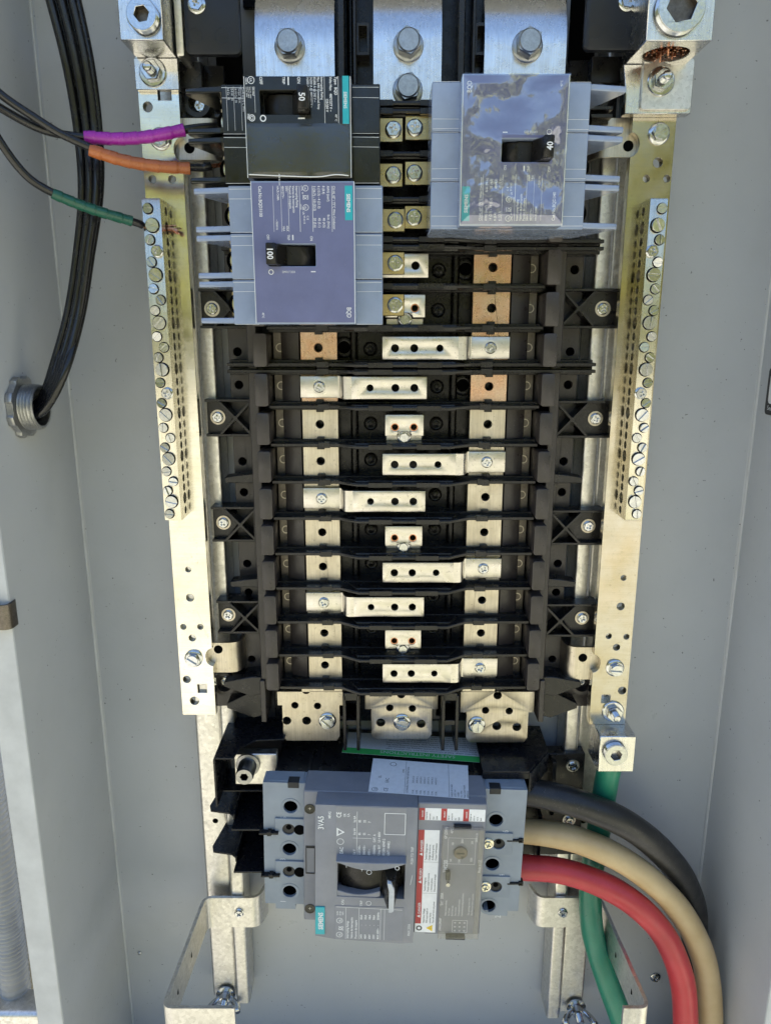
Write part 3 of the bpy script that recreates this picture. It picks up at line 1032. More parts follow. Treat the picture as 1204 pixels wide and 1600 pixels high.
# screw recesses at the top left and right
for s, sx, sy, hy in ((-1, 310, 163, 103), (1, 928, 155, 90)):
    x, z = at(sx, sy, 36)
    b = B()
    b.box(x - 16, x + 16, z - 14, z + 24, 20, 30, bev=0.5)
    b.box(x + s * 6 - 10, x + s * 6 + 10, z + 8, z + 23, 30, 40, bev=0.5)
    b.lathe((x, z, 30), [(8.5, 0), (8.5, 10), (5.6, 10), (5.6, 0)], 22, close=True)
    f = b.build("corner_foot", 'black', base)
    inst(SCR_P, "foot_screw", f, (x, z, 31), 10)
# ------------------------------------------------------------------ black cover plates at the top
def cover(x0p, x1p, yb, sx, sy, label, d=62):
    xa, zb = at(x0p, yb, d)
    xb, _ = at(x1p, yb, d)
    o = thing("cover_plate", label, "cover", ((xa + xb) / 2, zb, d - 20))
    B().ext(rrect(xa, xb, zb, zb + 80, 3, 4), d - 5, d, bev=0.6, seg=2).build("plate", 'slate', o)
    for fx, fz in ((0.2, 10), (0.68, 10)):
        B().lathe((xa + (xb - xa) * fx, zb + fz, d), [(4.3, -0.2), (4.3, 0.12), (4.0, 0.12), (4.0, -0.2)], 22, close=True).build("mould_mark", 'slate', o)
    x, z = at(sx, sy, d + 1)
    inst(SCR_W, "cover_screw", o, (x, z, d + 0.02), 25)
cover(291, 376, 85, 307, 6, "dark slate plastic cover plate between the left lug and the left bus bar")
cover(912, 990, 78, 980, 2, "dark slate plastic cover plate between the right bus bar and the large right lug")
# bent galvanised flange beside the left lug, black block beside the right lug
x, z = at(282, 88, 60)
B().box(x - 2.5, x + 2.5, z, 330, 3, 60, bev=1.5, seg=2).build("side_flange_plate", 'galv', org=(x, z, 3), label="shiny galvanised flange edge standing beside the left lug and the slate cover plate", cat="flange")
xa, za = at(982, 178, 49)
B().ext([(xa, za), (xa + 11, za), (xa + 22, za + 40), (xa + 22, 330), (xa + 3, 330), (xa + 3, za + 42), (xa, za + 36)], 18, 49.8, bev=0.6).build("insulator_block", 'slate', org=(xa, za, 18), label="tall dark insulating block beside the large lug at upper right", cat="insulator")

# ================================================================== bus bars
def phase(s, label, bolts, dark):
    o = thing("bus_bar", label, "bus bar", (C0 + s * 57, -290, 38))
    x = C0 + s * 57.2
    # long bar behind the ribs
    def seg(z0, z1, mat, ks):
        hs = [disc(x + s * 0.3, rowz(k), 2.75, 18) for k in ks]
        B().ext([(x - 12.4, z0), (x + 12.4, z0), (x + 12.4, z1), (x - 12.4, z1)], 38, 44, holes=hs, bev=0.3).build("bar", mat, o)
    seg(rowz(3) - 12.8, rowz(-1) - 12.8, 'tin_reflection', (0, 1, 2, 3))  # upper rows carry the painted reddish reflection
    seg(-262, rowz(3) - 12.81, 'tin', range(4, 12))
    # lower tail plate
    w = 24.6
    xa, xb = at(442, 1150, 46)[0], at(530.5, 1150, 46)[0]
    if s > 0: xa, xb = at(728, 1150, 46)[0], at(824, 1150, 46)[0]
    ya, yb = at(433, 1080, 44)[0], at(535, 1080, 44)[0]
    if s > 0: ya, yb = at(719.5, 1080, 44)[0], at(835, 1080, 44)[0]
    zt, zm, zb = -262.1, at(480, 1102 if s < 0 else 1113, 44)[1], at(480, 1157 if s < 0 else 1160, 44)[1]
    H = ((478, 1078.5, 3.2), (460.7, 1102, 2.8), (496, 1103, 2.8), (448, 1126, 3.4), (479, 1126, 3.4)) if s < 0 else \
        ((777, 1086.5, 3.2), (758, 1110, 2.8), (795, 1111, 2.8), (775.6, 1134.6, 3.4), (807, 1136, 3.4))
    hs = [disc(*at(px, py, 44), r, 18) for px, py, r in H]
    poly = [(ya, zt), (ya, zm), (xa, zm), (xa, zb + 4), (xa + 2.5, zb), (xb - 2.5, zb), (xb, zb + 4), (xb, zm), (yb, zm), (yb, zt)]
    b = B().ext(poly, 38, 44, holes=hs, bev=0.7, seg=2)
    b.build("tail_plate", 'tin', o)
    bx = (511, 1130) if s < 0 else (745, 1136)
    inst(BOLT_SL, "tail_bolt", o, (*at(*bx, 48), 43.9), 45 if s < 0 else 95)
    # upper end plate, bent back at the top
    xa, xb = (at(398, 60, 46)[0], at(522, 60, 46)[0]) if s < 0 else (at(757, 60, 46)[0], at(885, 60, 46)[0])
    zk = at(460, 30, 46)[1]
    b = B()
    b.strip([(120, 43.0), (zk, 43.0), (zk + 46, 12.0)], xa, xb, 6.0, 'x', rad=14, seg=8)
    b.build("end_plate", 'alu', o, smooth=60)
    for px, py in bolts:
        inst(BOLT_TOP, "end_bolt", o, (*at(px, py, 52), 45.9), random.uniform(0, 60))
    return o
phase(-1, "left plated bus bar behind the ribs, one bolt at top, holed tail plate", [(451, 68)], 0)
phase(1, "right plated bus bar behind the ribs, one bolt at top, holed tail plate", [(826, 67)], 0)
o = thing("bus_bar", "middle bus bar with two large bolts at the top and a holed tail plate", "bus bar", (C0, -290, 38))
b = B()
xa, xb = at(583, 60, 46)[0], at(690, 60, 46)[0]
zk, zl = at(640, 24, 46)[1], at(640, 162, 46)[1]
b.strip([(zl, 43.0), (zk, 43.0), (zk + 46, 12.0)], xa, xb, 6.0, 'x', rad=14, seg=8)
b.build("end_plate", 'alu', o, smooth=60)
for px, py in ((638, 66), (637, 137)):
    inst(BOLT_TOP, "end_bolt", o, (*at(px, py, 52), 45.9), random.uniform(0, 60))
H = ((608.7, 1106, 2.8), (644, 1107, 2.8), (594.5, 1129, 3.4), (657.6, 1131, 3.4), (626.6, 1085, 3.2))
hs = [disc(*at(px, py, 44), r, 18) for px, py, r in H]
ya, yb = at(570, 1080, 44)[0], at(684, 1080, 44)[0]
xa, xb = at(580, 1150, 44)[0], at(674, 1150, 44)[0]
zm, zb = at(620, 1108, 44)[1], at(620, 1155, 44)[1]
zt = -259.5
poly = [(ya, zt), (ya, zm), (xa, zm), (xa, zb + 4), (xa + 2.5, zb), (xb - 2.5, zb), (xb, zb + 4), (xb, zm), (yb, zm), (yb, zt)]
B().ext(poly, 38, 44, holes=hs, bev=0.7, seg=2).build("tail_plate", 'tin', o)
inst(BOLT_SL, "tail_bolt", o, (*at(628, 1132, 48), 43.9), 20)

# ================================================================== branch straps, one per row
pos = {0: "topmost cream strap, running left under the lower blue-grey breaker",
       2: "cream strap screwed to the right bar, first one below the blue-grey breaker",
       3: "cream strap screwed to the left bar, directly under the double rib",
       5: "cream strap screwed to the right bar, third strap from the bottom on that side",
       6: "cream strap screwed to the left bar, second strap from the bottom on that side",
       8: "cream strap screwed to the right bar, second strap from the bottom on that side",
       9: "cream strap screwed to the left bar, lowest strap on that side",
       11: "cream strap screwed to the right bar, lowest strap above the tail plates"}
def strap(k, s):
    z = rowz(k)
    o = thing("branch_strap", pos[k], "strap", (C0 + s * 27, z, 44), "straps between bars and branch breakers")
    h = 7.3
    X = lambda a: C0 + s * a
    # raised half (three holes), step, low half with the fixing screw
    def piece(a0, a1, d0, d1, hs):
        x0, x1 = sorted((X(a0), X(a1)))
        B().ext([(x0, z - h), (x1, z - h), (x1, z + h), (x0, z + h)], d0, d1, holes=hs, bev=0.45, seg=2).build("strap_plate", 'tinx', o)
    a = -14.6
    pts = [(X(-14.6), 55.9), (X(38), 55.9), (X(42.5), 46.2), (X(44.6), 46.2)]
    st = [disc(X(c), z, 2.6, 16) for c in (-6.4, 6.1)] + [disc(X(22.8), z, 2.3, 16)]
    piece(-14.6, 35, 54, 58, st)
    b = B()
    b.strip([(X(34.6), 56.0), (X(39.6), 56.0), (X(42.2), 46.3), (X(44.8), 46.3)], z - h, z + h, 3.9, 'z', rad=3.2, seg=6)
    b.build("step", 'tinx', o, smooth=60)
    piece(44.2, 69.8, 44.2, 48.3, [])
    w = B().lathe((X(57), z, 48.3), [(5.0, -0.3), (5.0, 0.1), (4.7, 0.1), (4.7, -0.3)], 24, close=True).build("seat_mark", 'galv', o)
    inst(SCR_P, "strap_screw", o, (X(57), z, 48.3), random.uniform(0, 90))
    return o
for k, s in ((0, -1), (2, 1), (3, -1), (5, 1), (6, -1), (8, 1), (9, -1), (11, 1)):
    strap(k, s)
cpos = {1: "cream centre terminal with a screw below, half hidden by a breaker tab", 4: "uppermost of three small cream centre terminals with two copper holes",
        7: "middle one of three small cream centre terminals with two copper holes",
        10: "lowest of three small cream centre terminals with two copper holes"}
def cterm(k):
    z = rowz(k)
    o = thing("centre_terminal", cpos[k], "terminal", (C0, z, 32), "centre terminals between the straps")
    hs = [disc(C0 + e, z - 0.4, 2.7, 16) for e in (-6.3, 6.3)]
    poly = [(C0 - 12.8, z - 6.2), (C0 - 5.2, z - 6.2), (C0 - 4.2, z - 3.4), (C0 + 4.2, z - 3.4), (C0 + 5.2, z - 6.2), (C0 + 12.8, z - 6.2), (C0 + 12.8, z + 8), (C0 - 12.8, z + 8)]
    B().ext(poly, 50, 58, holes=hs, bev=0.5, seg=2).build("terminal_plate", 'tinx', o)
    for e in (-6.3, 6.3):
        B().lathe((C0 + e, z - 0.4, 0), [(2.72, 50), (2.72, 57.2), (2.15, 57.2), (2.15, 50)], 16, close=True).build("copper_bush", 'copper', o)
        B().lathe((C0 + e, z - 0.4, 58), [(4.6, -0.3), (4.6, 0.12), (4.3, 0.12), (4.3, -0.3)], 20, close=True).build("ring_mark", 'galv', o)
    B().box(C0 - 12.4, C0 + 12.4, z - 11, z - 6.4, 32, 49, bev=0.6).build("lower_lip", 'tinx', o)
    inst(washer_head(4.6, 6.0, 3.0, False), "terminal_screw", o, (C0, z - 7.6, 54), 0)
for k in (1, 4, 7, 10): cterm(k)
# ================================================================== branch breakers
def bqd(s, xl, zc, poles, case, facem, label, rating, closed, catno, rows, style):
    """a runs from the line end to the load end, b along the lettering; s=-1 load end to the left"""
    o = thing("circuit_breaker", label, "circuit breaker", (xl + s * 43, zc, 46))
    H = 12.7 * poles
    X = lambda a: xl + s * a
    Z = lambda b: zc + s * b
    U, V = (0, s, 0), (-s, 0, 0)
    def q(a, b, d): return (X(a), Z(b), d)
    def bx(bd, a0, a1, b0, b1, d0, d1, bev=0.0, seg=1):
        x0, x1 = sorted((X(a0), X(a1))); z0, z1 = sorted((Z(b0), Z(b1)))
        return bd.box(x0, x1, z0, z1, d0, d1, bev, seg)
    def poly_b(pl, b0, b1, bd, bev=0.0):       # (a, d) outline extruded over b
        z0, z1 = sorted((Z(b0), Z(b1)))
        return bd.ext([(X(a), d) for a, d in pl], z0, z1, 'z', bev=bev)
    b = B()
    for p in range(poles):
        b0 = -H + 25.4 * p
        poly_b([(0.5, 66), (0, 68), (0, 104), (87, 103), (87, 80), (80, 78), (80, 50), (8, 50)], b0 + 0.25, b0 + 25.15, b, 0.5)
    b.build("case", case, o)
    hole = [(X(a), Z(bb)) for a, bb in ((37.2, -5.2 + style), (63.6, -5.2 + style), (63.6, 6.4 + style), (37.2, 6.4 + style))]
    b = B()
    cov = [(X(a), Z(bb)) for a, bb in ((15.2, -H + 0.3), (72, -H + 0.3), (72, H - 0.3), (15.2, H - 0.3))]
    b.ext(cov, 103, 117, holes=[hole], bev=0.7, seg=2)
    b.build("cover", case, o)
    b = B()
    fc = [(X(a), Z(bb)) for a, bb in ((16.0, -H + 1.2), (71.3, -H + 1.2), (71.3, H - 1.2), (16.0, H - 1.2))]
    hole2 = [(X(a), Z(bb)) for a, bb in ((36.9, -5.5 + style), (63.9, -5.5 + style), (63.9, 6.7 + style), (36.9, 6.7 + style))]
    b.ext(fc, 116.9, 117.15, holes=[hole2])
    face = b.build("front_label", facem, o)
    # opening rim and dark drum of the handle
    b = B()
    bx(b, 37.3, 63.5, -5.1 + style, 6.3 + style, 100, 106)
    poly_b([(38, 106), (41, 110.5), (47, 112.6), (54, 112.8), (60, 110.5), (63, 106)], -4.6 + style, 5.8 + style, b, 0.3)
    b.build("handle_drum", 'dark_toggle', o)
    h0 = 53.5 if not closed else 37.4
    b = B()
    if not closed:
        pl = [(52.5, 110), (57.5, 120.5), (58.2, 126), (63.4, 126.8), (64.0, 121), (62.5, 110)]
    else:
        pl = [(48, 110), (43.5, 120.5), (42.8, 126), (37.4, 126.8), (36.8, 121), (38, 110)]
    poly_b(pl, -5.0 + style, 6.2 + style, b, 0.5)
    hd = b.build("handle", 'dark_toggle', o)
    b = B()
    am = 62.6 if not closed else 41.9
    b.text(rating, q(am, 0.6 + style, 126.95 if not closed else 126.9), 4.6, U, V, 'CENTER', 0.9, 0.02)
    b.build("rating_number", 'white', hd)
    # fins between the load terminals
    for p in range(poles):
        b0 = -H + 25.4 * p
        for e in (b0 + 0.9, b0 + 21.4):
            b = B()
            poly_b([(80, 52), (80, 102.5), (88, 102.5), (107.5, 98.5), (107.5, 95.5), (92, 56)], e, e + 3.1, b, 0.4)
            b.build("terminal_fin", case, o)
        # terminal collar with its screw
        bc = b0 + 12.7
        c = B()
        bx(c, 74, 93.2, bc - 7.6, bc + 7.6, 56, 77, 0.6)
        col = c.build("terminal_collar", 'brass' if style == 0 else 'yzinc', o)
        c = B()
        c.lathe(q(88.5, bc, 77), [(6.6, -0.1), (6.6, 0.1), (4.8, 0.1), (4.8, -0.1)], 22, close=True)
        c.build("dark_screw_ring", 'shade_black', col)
        c = B()
        c.cyl(X(88.5), Z(bc), 77, 78.2, 4.4, 20, bev=0.3)
        c.build("terminal_screw", 'yzinc', col)
        # line tab towards the middle of the panel with a screw
        c = B()
        bx(c, -13.6, 2, bc - 6.8, bc + 6.8, 58.4, 61, 0.4)
        tb = c.build("line_tab", 'brass', o)
        inst(SCR_BR, "tab_screw", tb, q(-7.7, bc, 61), random.uniform(0, 90))
    # wrap edges: thin pale lines where the film is stretched over steps and pole joints
    for a0, a1, d in ((0.6, 15, 104.12), (72.4, 86.6, 103.2)):
        e = B()
        for p in range(poles):
            b0 = -H + 25.4 * p
            for off in ((1.6, 6.6) if p else (2.0, 7.2)):
                wv = random.uniform(-0.25, 0.25)
                e.line(q(0, 0, d), (s, 0, 0), (0, s, 0), a0, b0 + off, a1, b0 + off + wv, 0.22)
            e.line(q(0, 0, d), (s, 0, 0), (0, s, 0), a0, b0 + 25.1, a1, b0 + 25.1, 0.18)
        ax = 15.6 if a0 < 20 else 71.7
        e.line(q(0, 0, 117.2), (s, 0, 0), (0, s, 0), ax, -H + 0.6, ax, H - 0.6, 0.3)
        e.build("wrap_edge", 'paleprint', o, smooth=0)
    # printing
    w = B()
    d = 117.22
    T = lambda tx, a, bb, sz, al='LEFT', wd=1.0, bo=0.0: w.text(tx, q(a, bb, d), sz, U, V, al, wd, bo or 0.012)
    LN = lambda a, b0, b1, wd=0.22: w.line(q(0, 0, d), (s, 0, 0), (0, s, 0), a, b0, a, b1, wd)
    RG = lambda a, bb, r, wd=0.25: w.ringmark(q(0, 0, d), (s, 0, 0), (0, s, 0), a, bb, r, wd)
    if style == 0:
        T("CU-AL 60° / 75°C Wire Conductor", 27.2, -35.2, 1.9, wd=0.80)
        LN(27.7, -35.2, -11.6)
        T("AWG (mm²)", 30.3, -35.2, 1.9, wd=0.8); T("lb-in. (N·m)", 30.3, -20.5, 1.9, wd=0.8)
        for i, (l, r) in enumerate(rows):
            T(l, 32.8 + 2.5 * i, -35.2, 1.9, wd=0.85); T(r, 32.8 + 2.5 * i, -18.8, 1.9, wd=0.85)
        LN(38.3, -35.2, -11.6)
        for bb in (-34, -24.2):
            RG(42.0, bb, 1.45)
            T("UL", 42.6, bb, 1.4, 'CENTER')
        T("®", 44.0, -32, 1.2)
        T("LISTED", 44.3, -35.4, 0.9)
        w.line(q(0, 0, d), (s, 0, 0), (0, s, 0), 40.7, -30.6, 40.7, -28.2, 0.3); w.line(q(0, 0, d), (s, 0, 0), (0, s, 0), 43.3, -30.6, 43.3, -28.2, 0.3); T('EX', 43.0, -30.5, 2.4, wd=0.8)
        T("LR", 43.8, -22, 1.4); T("US", 43.8, -24.4, 1.4); T("C E", 41.6, -20, 1.5); T("97-0115", 43.4, -20, 1.3); T("LISTED", 45.0, -26, 1.0)
        LN(45.3, -35.2, -11.6)
        T("Interrupting Rating", 47.3, -35.2, 1.8, wd=0.8); T("Valores de interrupción", 49.2, -35.2, 1.8, wd=0.8); T("Pouvoir de coupure", 51.0, -35.2, 1.8, wd=0.8)
        LN(51.5, -35.2, -11.6, 0.16)
        T("240V~", 52.9, -35.2, 1.6, wd=0.8); T("65kA", 52.9, -14.7, 1.6, wd=0.8)
        T("480Y/277V~", 54.9, -35.2, 1.6, wd=0.8); T("14kA", 54.9, -14.7, 1.6, wd=0.8)
        LN(55.5, -35.2, -11.6, 0.16)
        T("HACR CAMA", 57.6, -35.2, 1.6, wd=0.8); T("~ 50/60 Hz", 58.6, -18, 1.5, wd=0.8)
        LN(59.8, -35.2, -11.6, 0.16)
        T(catno, 67.6, -35.2, 2.5, wd=0.86)
        T("OFF", 64.0, -10.2, 2.0, wd=0.8); T("TRIP", 52.6, -10.2, 1.9, wd=0.8); T("ON", 40.0, -9.4, 2.0, wd=0.8)
        w.line(q(0, 0, d), (s, 0, 0), (0, s, 0), 49.6, -10, 49.6, -7.2, 0.7)
        RG(62.3, 9.6, 1.25, 0.4)
        w.line(q(0, 0, d), (s, 0, 0), (0, s, 0), 37.4, 9.4, 40.0, 9.4, 0.55)
        w.text("DM/317 2024" if s < 0 else "OM/125 2025", q(56, 10.1, d), 1.7, (-s, 0, 0), (0, -s, 0), 'LEFT', 0.75)
        T("40°C", 68.2, 31.5, 1.8, wd=0.8)
        T("BQD", 20.2, 28.6, 3.6, wd=0.75, bo=0.01)
        w.build("printed_text", 'white', face, smooth=0)
        t = B()
        bx(t, 16.4, 20.6, -35.3, -17.6, 117.16, 117.26)
        tl = t.build("maker_label", 'teal', face)
        t = B()
        t.text("SIEMENS", q(19.6, -26.4, 117.3), 2.75, U, V, 'CENTER', 0.92, 0.025)
        t.build("maker_name", 'white', tl, smooth=0)
    else:
        T("Type:  BQD", 24.0, -24.6, 2.1, wd=0.85, bo=0.02); T("40° C", 23.8, -6.6, 1.6, wd=0.9)
        LN(22.0, -24.8, -2.2, 0.2)
        T("Volts Max:   480Y/277 V ~", 26.6, -24.6, 1.9, wd=0.82, bo=0.02); T("125/250 V", 28.6, -14.2, 1.9, wd=0.82, bo=0.02)
        LN(26.9 + 2.4, -24.8, -2.2, 0.2)
        T("Interrupting Rating", 31.2, -24.6, 1.8, wd=0.8, bo=0.02)
        T("Max. RMS Symmetrical Amp", 33.0, -24.6, 1.7, wd=0.8, bo=0.02)
        T("65,000 A @ 240 V ~", 35.0, -24.6, 1.8, wd=0.8, bo=0.02)
        T("14,000 A @ 480Y/277 V ~", 36.8, -24.6, 1.7, wd=0.8, bo=0.02)
        T("14,000 A @ 125/250 V", 38.6, -24.6, 1.7, wd=0.8, bo=0.02)
        T("ON", 43.5, -24.6, 2.3, wd=0.9, bo=0.02); T("OFF", 63.5, -24.6, 2.3, wd=0.9, bo=0.02); T("TRIP", 51.4, -24.6, 2.0, wd=0.9, bo=0.02)
        w.line(q(0, 0, d), (s, 0, 0), (0, s, 0), 48.3, -24.6, 48.3, -20.6, 0.7)
        RG(62.3, -4.6, 1.4, 0.55); w.line(q(0, 0, d), (s, 0, 0), (0, s, 0), 40, -4.6, 43.6, -4.6, 0.7)
        RG(68.0, -23, 1.7, 0.35); T("UL", 68.6, -23, 1.7, 'CENTER', bo=0.02)
        T("LISTED", 67.4, -19.8, 1.7, wd=0.85, bo=0.02)
        for i in range(3): T("Issue No. 549-P"[i:], 68.8 + 1.0 * i, -19.8, 0.95, wd=0.9)
        T("HACR", 71.0, -24.2, 1.5, wd=0.8); T("HID", 70.6, -6.8, 2.0, wd=0.8, bo=0.02)
        LN(66.3, -19.8, -7.4, 0.15)
        RG(68.2, -4.8, 1.5, 0.4); RG(68.2, -4.8, 0.75, 0.3)
        w.build("printed_text", 'white', face, smooth=0)
        w = B()
        T("MFG IN USA", 55, 22.8, 1.1)
        w.build("small_text", 'white', face, smooth=0)
        t = B()
        bx(t, 16.4, 19.8, -25.0, -1.9, 117.16, 117.26)
        tl = t.build("maker_label", 'teal', face)
        t = B()
        t.text("SIEMENS", q(19.1, -13.4, 117.3), 2.3, U, V, 'CENTER', 0.95, 0.02)
        t.build("maker_name", 'white', tl, smooth=0)
        # wire table on the load shoulder
        t = B()
        d = 103.3
        for a, tx in ((75.4, "Cu-Al 60°/75°C Wire"), (77.4, "Torque  Lb-in."), (79.4, "14-10 Cu   35"), (81.4, "12-8 Al   40"), (83.4, "8-6 Cu   45")):
            t.text(tx, q(a, -23.6, d), 1.7, U, V, 'LEFT', 0.8)
        for a in (76, 80, 84): t.line(q(0, 0, d), (s, 0, 0), (0, s, 0), a, -24, a, -2, 0.16)
        t.build("wire_table", 'white', o, smooth=0)
        # crumpled paper edge sticker across the lower half: lifted edge strip
        t = B()
        t.tube([q(17, H - 1.6, 117.5), q(24, H - 1.9, 118.6), q(34, H - 1.0, 117.6), q(52, H - 1.4, 117.5), q(71, H - 2.2, 117.5)], 0.28, 6)
        t.build("lifted_film_edge", 'white', o)
    return o, q, H
grey_rows = [("8 (8.4)", "40 (4.5)"), ("6 (13.3) - 4 (21.2)", "45 (5.1)"), ("3 (26.7) - 1/0 (53.5)", "50 (5.6)")]
brA, qA, HA = bqd(-1, -1.6, 42.5, 3, 'bkr_grey', 'bkr_face', "blue-grey three-pole breaker marked 100 at left, under the black one", "100", False, "Cat.No.BQD3100", grey_rows, 0)
brB, qB, HB = bqd(1, 25.4, 95.0, 3, 'bkr_grey', 'bkr_face', "blue-grey three-pole breaker marked 40 at right, still wrapped in crinkled clear film", "40", False, "Cat.No.BQD340", [("14 (2.1) - 10 (5.3)", "35 (4.0)"), ("8 (8.4)", "40 (4.5)"), ("6 (13.3)", "45 (5.1)")], 0)
brC, qC, HC = bqd(-1, -3.0, 106.6, 2, 'bkr_black', 'bkr_black', "glossy black two-pole breaker marked 50 at upper left", "50", True, "", [], -13.0)
# crinkled clear film stretched over the right breaker (and a tighter one on the black breaker)
def film(q, H, name, mat, seed, amp, hole, par, b0=None, b1=None):
    from mathutils import noise as N
    n, m = 90, 120
    a0, a1 = 15.0, 72.2
    b0 = -H + 0.3 if b0 is None else b0
    b1 = H - 0.3 if b1 is None else b1
    b = B()
    verts, faces = [], []
    idx = {}
    for i in range(n + 1):
        for j in range(m + 1):
            a = a0 + (a1 - a0) * i / n
            bb = b0 + (b1 - b0) * j / m
            e = min(i, n - i, j, m - j)
            w = N.noise(Vector((a * 0.028 + seed, bb * 0.036, seed))) + 0.22 * N.noise(Vector((a * 0.09, bb * 0.085 + seed, 4.0))) + 0.05 * abs(N.noise(Vector((a * 0.3, bb * 0.22, seed))))
            verts.append(q(a, bb, 117.75 + (0.5 + w) * amp * min(1, e / 8)))
    for i in range(n):
        for j in range(m):
            a = a0 + (a1 - a0) * (i + 0.5) / n
            bb = b0 + (b1 - b0) * (j + 0.5) / m
            if hole[0] < a < hole[1] and hole[2] < bb < hole[3]: continue
            k = i * (m + 1) + j
            faces.append((k, k + m + 1, k + m + 2, k + 1))
    b.raw(verts, faces)
    return b.build(name, mat, par, smooth=180)
film(qB, HB, "clear_film", "film", 2.3, 3.0, (36.5, 64.5, -6.2, 7.4), brB)
film(qC, HC, "clear_film", "film_tight", 5.1, 0.9, (0, 1, 0, 1), brC, -2.0, HC - 1.5)
# ================================================================== main breaker
MC = (7.0, -369.0, 0.0)
main = thing("main_breaker", "large grey three-pole main breaker with a silver-tipped toggle at the bottom of the panel", "circuit breaker", MC)
mx0, mx1, mz0, mz1 = -88.0, 102.0, -422.0, -316.5
# black rear body
b = B()
b.box(-82, 96, mz0 + 1, mz1 - 0.8, 4, 66, bev=0.8)
for x in (-58, -49.5, 66, 73):
    b.box(x, x + 2.2, mz1 - 1, mz1 + 0.6, 6, 66, bev=0.3)
b.build("rear_body", 'black', main)
# terminal ends with holes, keyed pads and numbers
def holesrow(pxs, d, r): return [disc(*at(px, py, d), r, 22) for px, py in pxs]
LT = [(455, 1266), (455, 1332), (457, 1398)]
RT = [(776, 1277), (772, 1346), (768, 1411)]
def mterm(x0, x1, hp, name, s):
    hs = holesrow(hp, 82, 5.1)
    zs = [sum(p[1] for p in h) / len(h) for h in hs]
    poly = [(x0, mz0 + 2.5), (x0, mz1), (x1, mz1), (x1, mz0 + 2.5), (x1 - 8, mz0 + 2.5), (x1 - 8, mz0 - 2), (x0 + 8, mz0 - 2), (x0 + 8, mz0 + 2.5)]
    b = B()
    b.ext(poly, 68, 82, holes=hs, bev=0.6)
    b.box(x0 + 2, x1 - 2, mz1 - 0.4, mz1 + 0.5, 68, 80, bev=0.3)
    e = b.build("terminal_cover", 'main_grey', main)
    B().box(x0 + 2, x1 - 2, mz0 + 3, mz1 - 2, 66.2, 67.8).build("terminal_hole_shade", 'shade_black', e)  # black sheet paints the shade behind the terminal holes
    for h in hs:
        cx = sum(p[0] for p in h) / len(h); cz = sum(p[1] for p in h) / len(h)
        B().lathe((cx, cz, 82), [(7.2, -0.2), (7.2, 0.35), (5.3, 0.1), (5.3, -0.4)], 24, close=True).build("hole_rim", 'main_grey', e)
        B().lathe((cx, cz, 82), [(5.08, -2.2), (5.08, -13.5), (5.0, -13.5), (5.0, -2.2)], 22, close=True).build("hole_wall_shade", 'shade_black', e)  # black tube paints the shade down the hole
    for i in range(2):
        zm = (zs[i] + zs[i + 1]) / 2
        xm = (x0 + x1) / 2 + s * 2
        p = B()
        xi = x1 - 1 if s > 0 else x0 + 1
        xo = xm - s * 9
        l, r = sorted((xi, xo))
        c1, c2 = xm + s * 1, xm + s * 10
        p.ext([(l, zm - 9), (r, zm - 9), (r, zm + 9), (l, zm + 9)], 82.02, 83.4, holes=[disc(c1, zm, 4.6, 18)], bev=0.3)
        pad = p.build("keyed_pad", 'main_grey', e)
        B().cyl(c1, zm, 82.01, 82.3, 4.5, 18).build("pad_recess", 'slate', pad)
        B().cyl(c1, zm + 1.2, 82.3, 82.5, 2.0, 14).build("pad_hole_shade", 'shade_black', pad)
        B().cyl(c2 - s * 1.0, zm, 83.42, 83.6, 4.2, 18).build("pad_hole_shade", 'shade_black', pad)
        if s < 0:
            inst(washer_head(4.4, 5.0, 2.6, mat='yzinc'), "pad_screw", pad, (c2 - s * 1.0, zm + 0.5, 83.5), 20)
    b = B()
    for lab, h in zip(("5", "3", "1") if s > 0 else ("6", "4", "2"), hs):
        cx = sum(p[0] for p in h) / len(h); cz = sum(p[1] for p in h) / len(h)
        b.text(lab, (cx - 3.0 if s > 0 else cx + 9.4, cz - 10.2, 82.06), 6.0, (0, 1, 0), (-1, 0, 0), 'LEFT', 0.8)
    b.build("pole_number", 'paleprint', e, smooth=0)
    return e, zs
eL, zL = mterm(mx0, -57, LT, "left", 1)
eR, zR = mterm(71.5, mx1, RT, "right", -1)
# blue-grey body shell with the two front steps
b = B()
b.box(-57.5, 72, mz0 - 2.5, mz1 + 1, 66.5, 92, bev=0.8)
b.build("shell", 'main_blue', main)
for z in (-330, -414):
    px = -53
    f = B()
    f.lathe((px, z, 92), [(3.9, -0.1), (3.9, 0.5), (3.2, 0.5), (3.2, -1)], 20, close=True)
    f.cyl(px, z, 92.02, 92.3, 3.2, 18)
    f.build("cover_screw", 'bkr_black', main)
    f = B(); f.text("+", (px, z - 1.3, 92.4), 4.6, align='CENTER'); f.build("screw_cross", 'socket', main, smooth=0)
b = B(); b.ext(rrect(-56, -49.3, -383.5, -361.5, 0.4, 2), 92.0, 92.7, holes=[rrect(-55.6, -49.7, -383.1, -361.9, 0.3, 2)]); b.box(-56, -49.3, -361.4, -360.4, 92.0, 92.4); b.build("side_latch", 'slate', main)
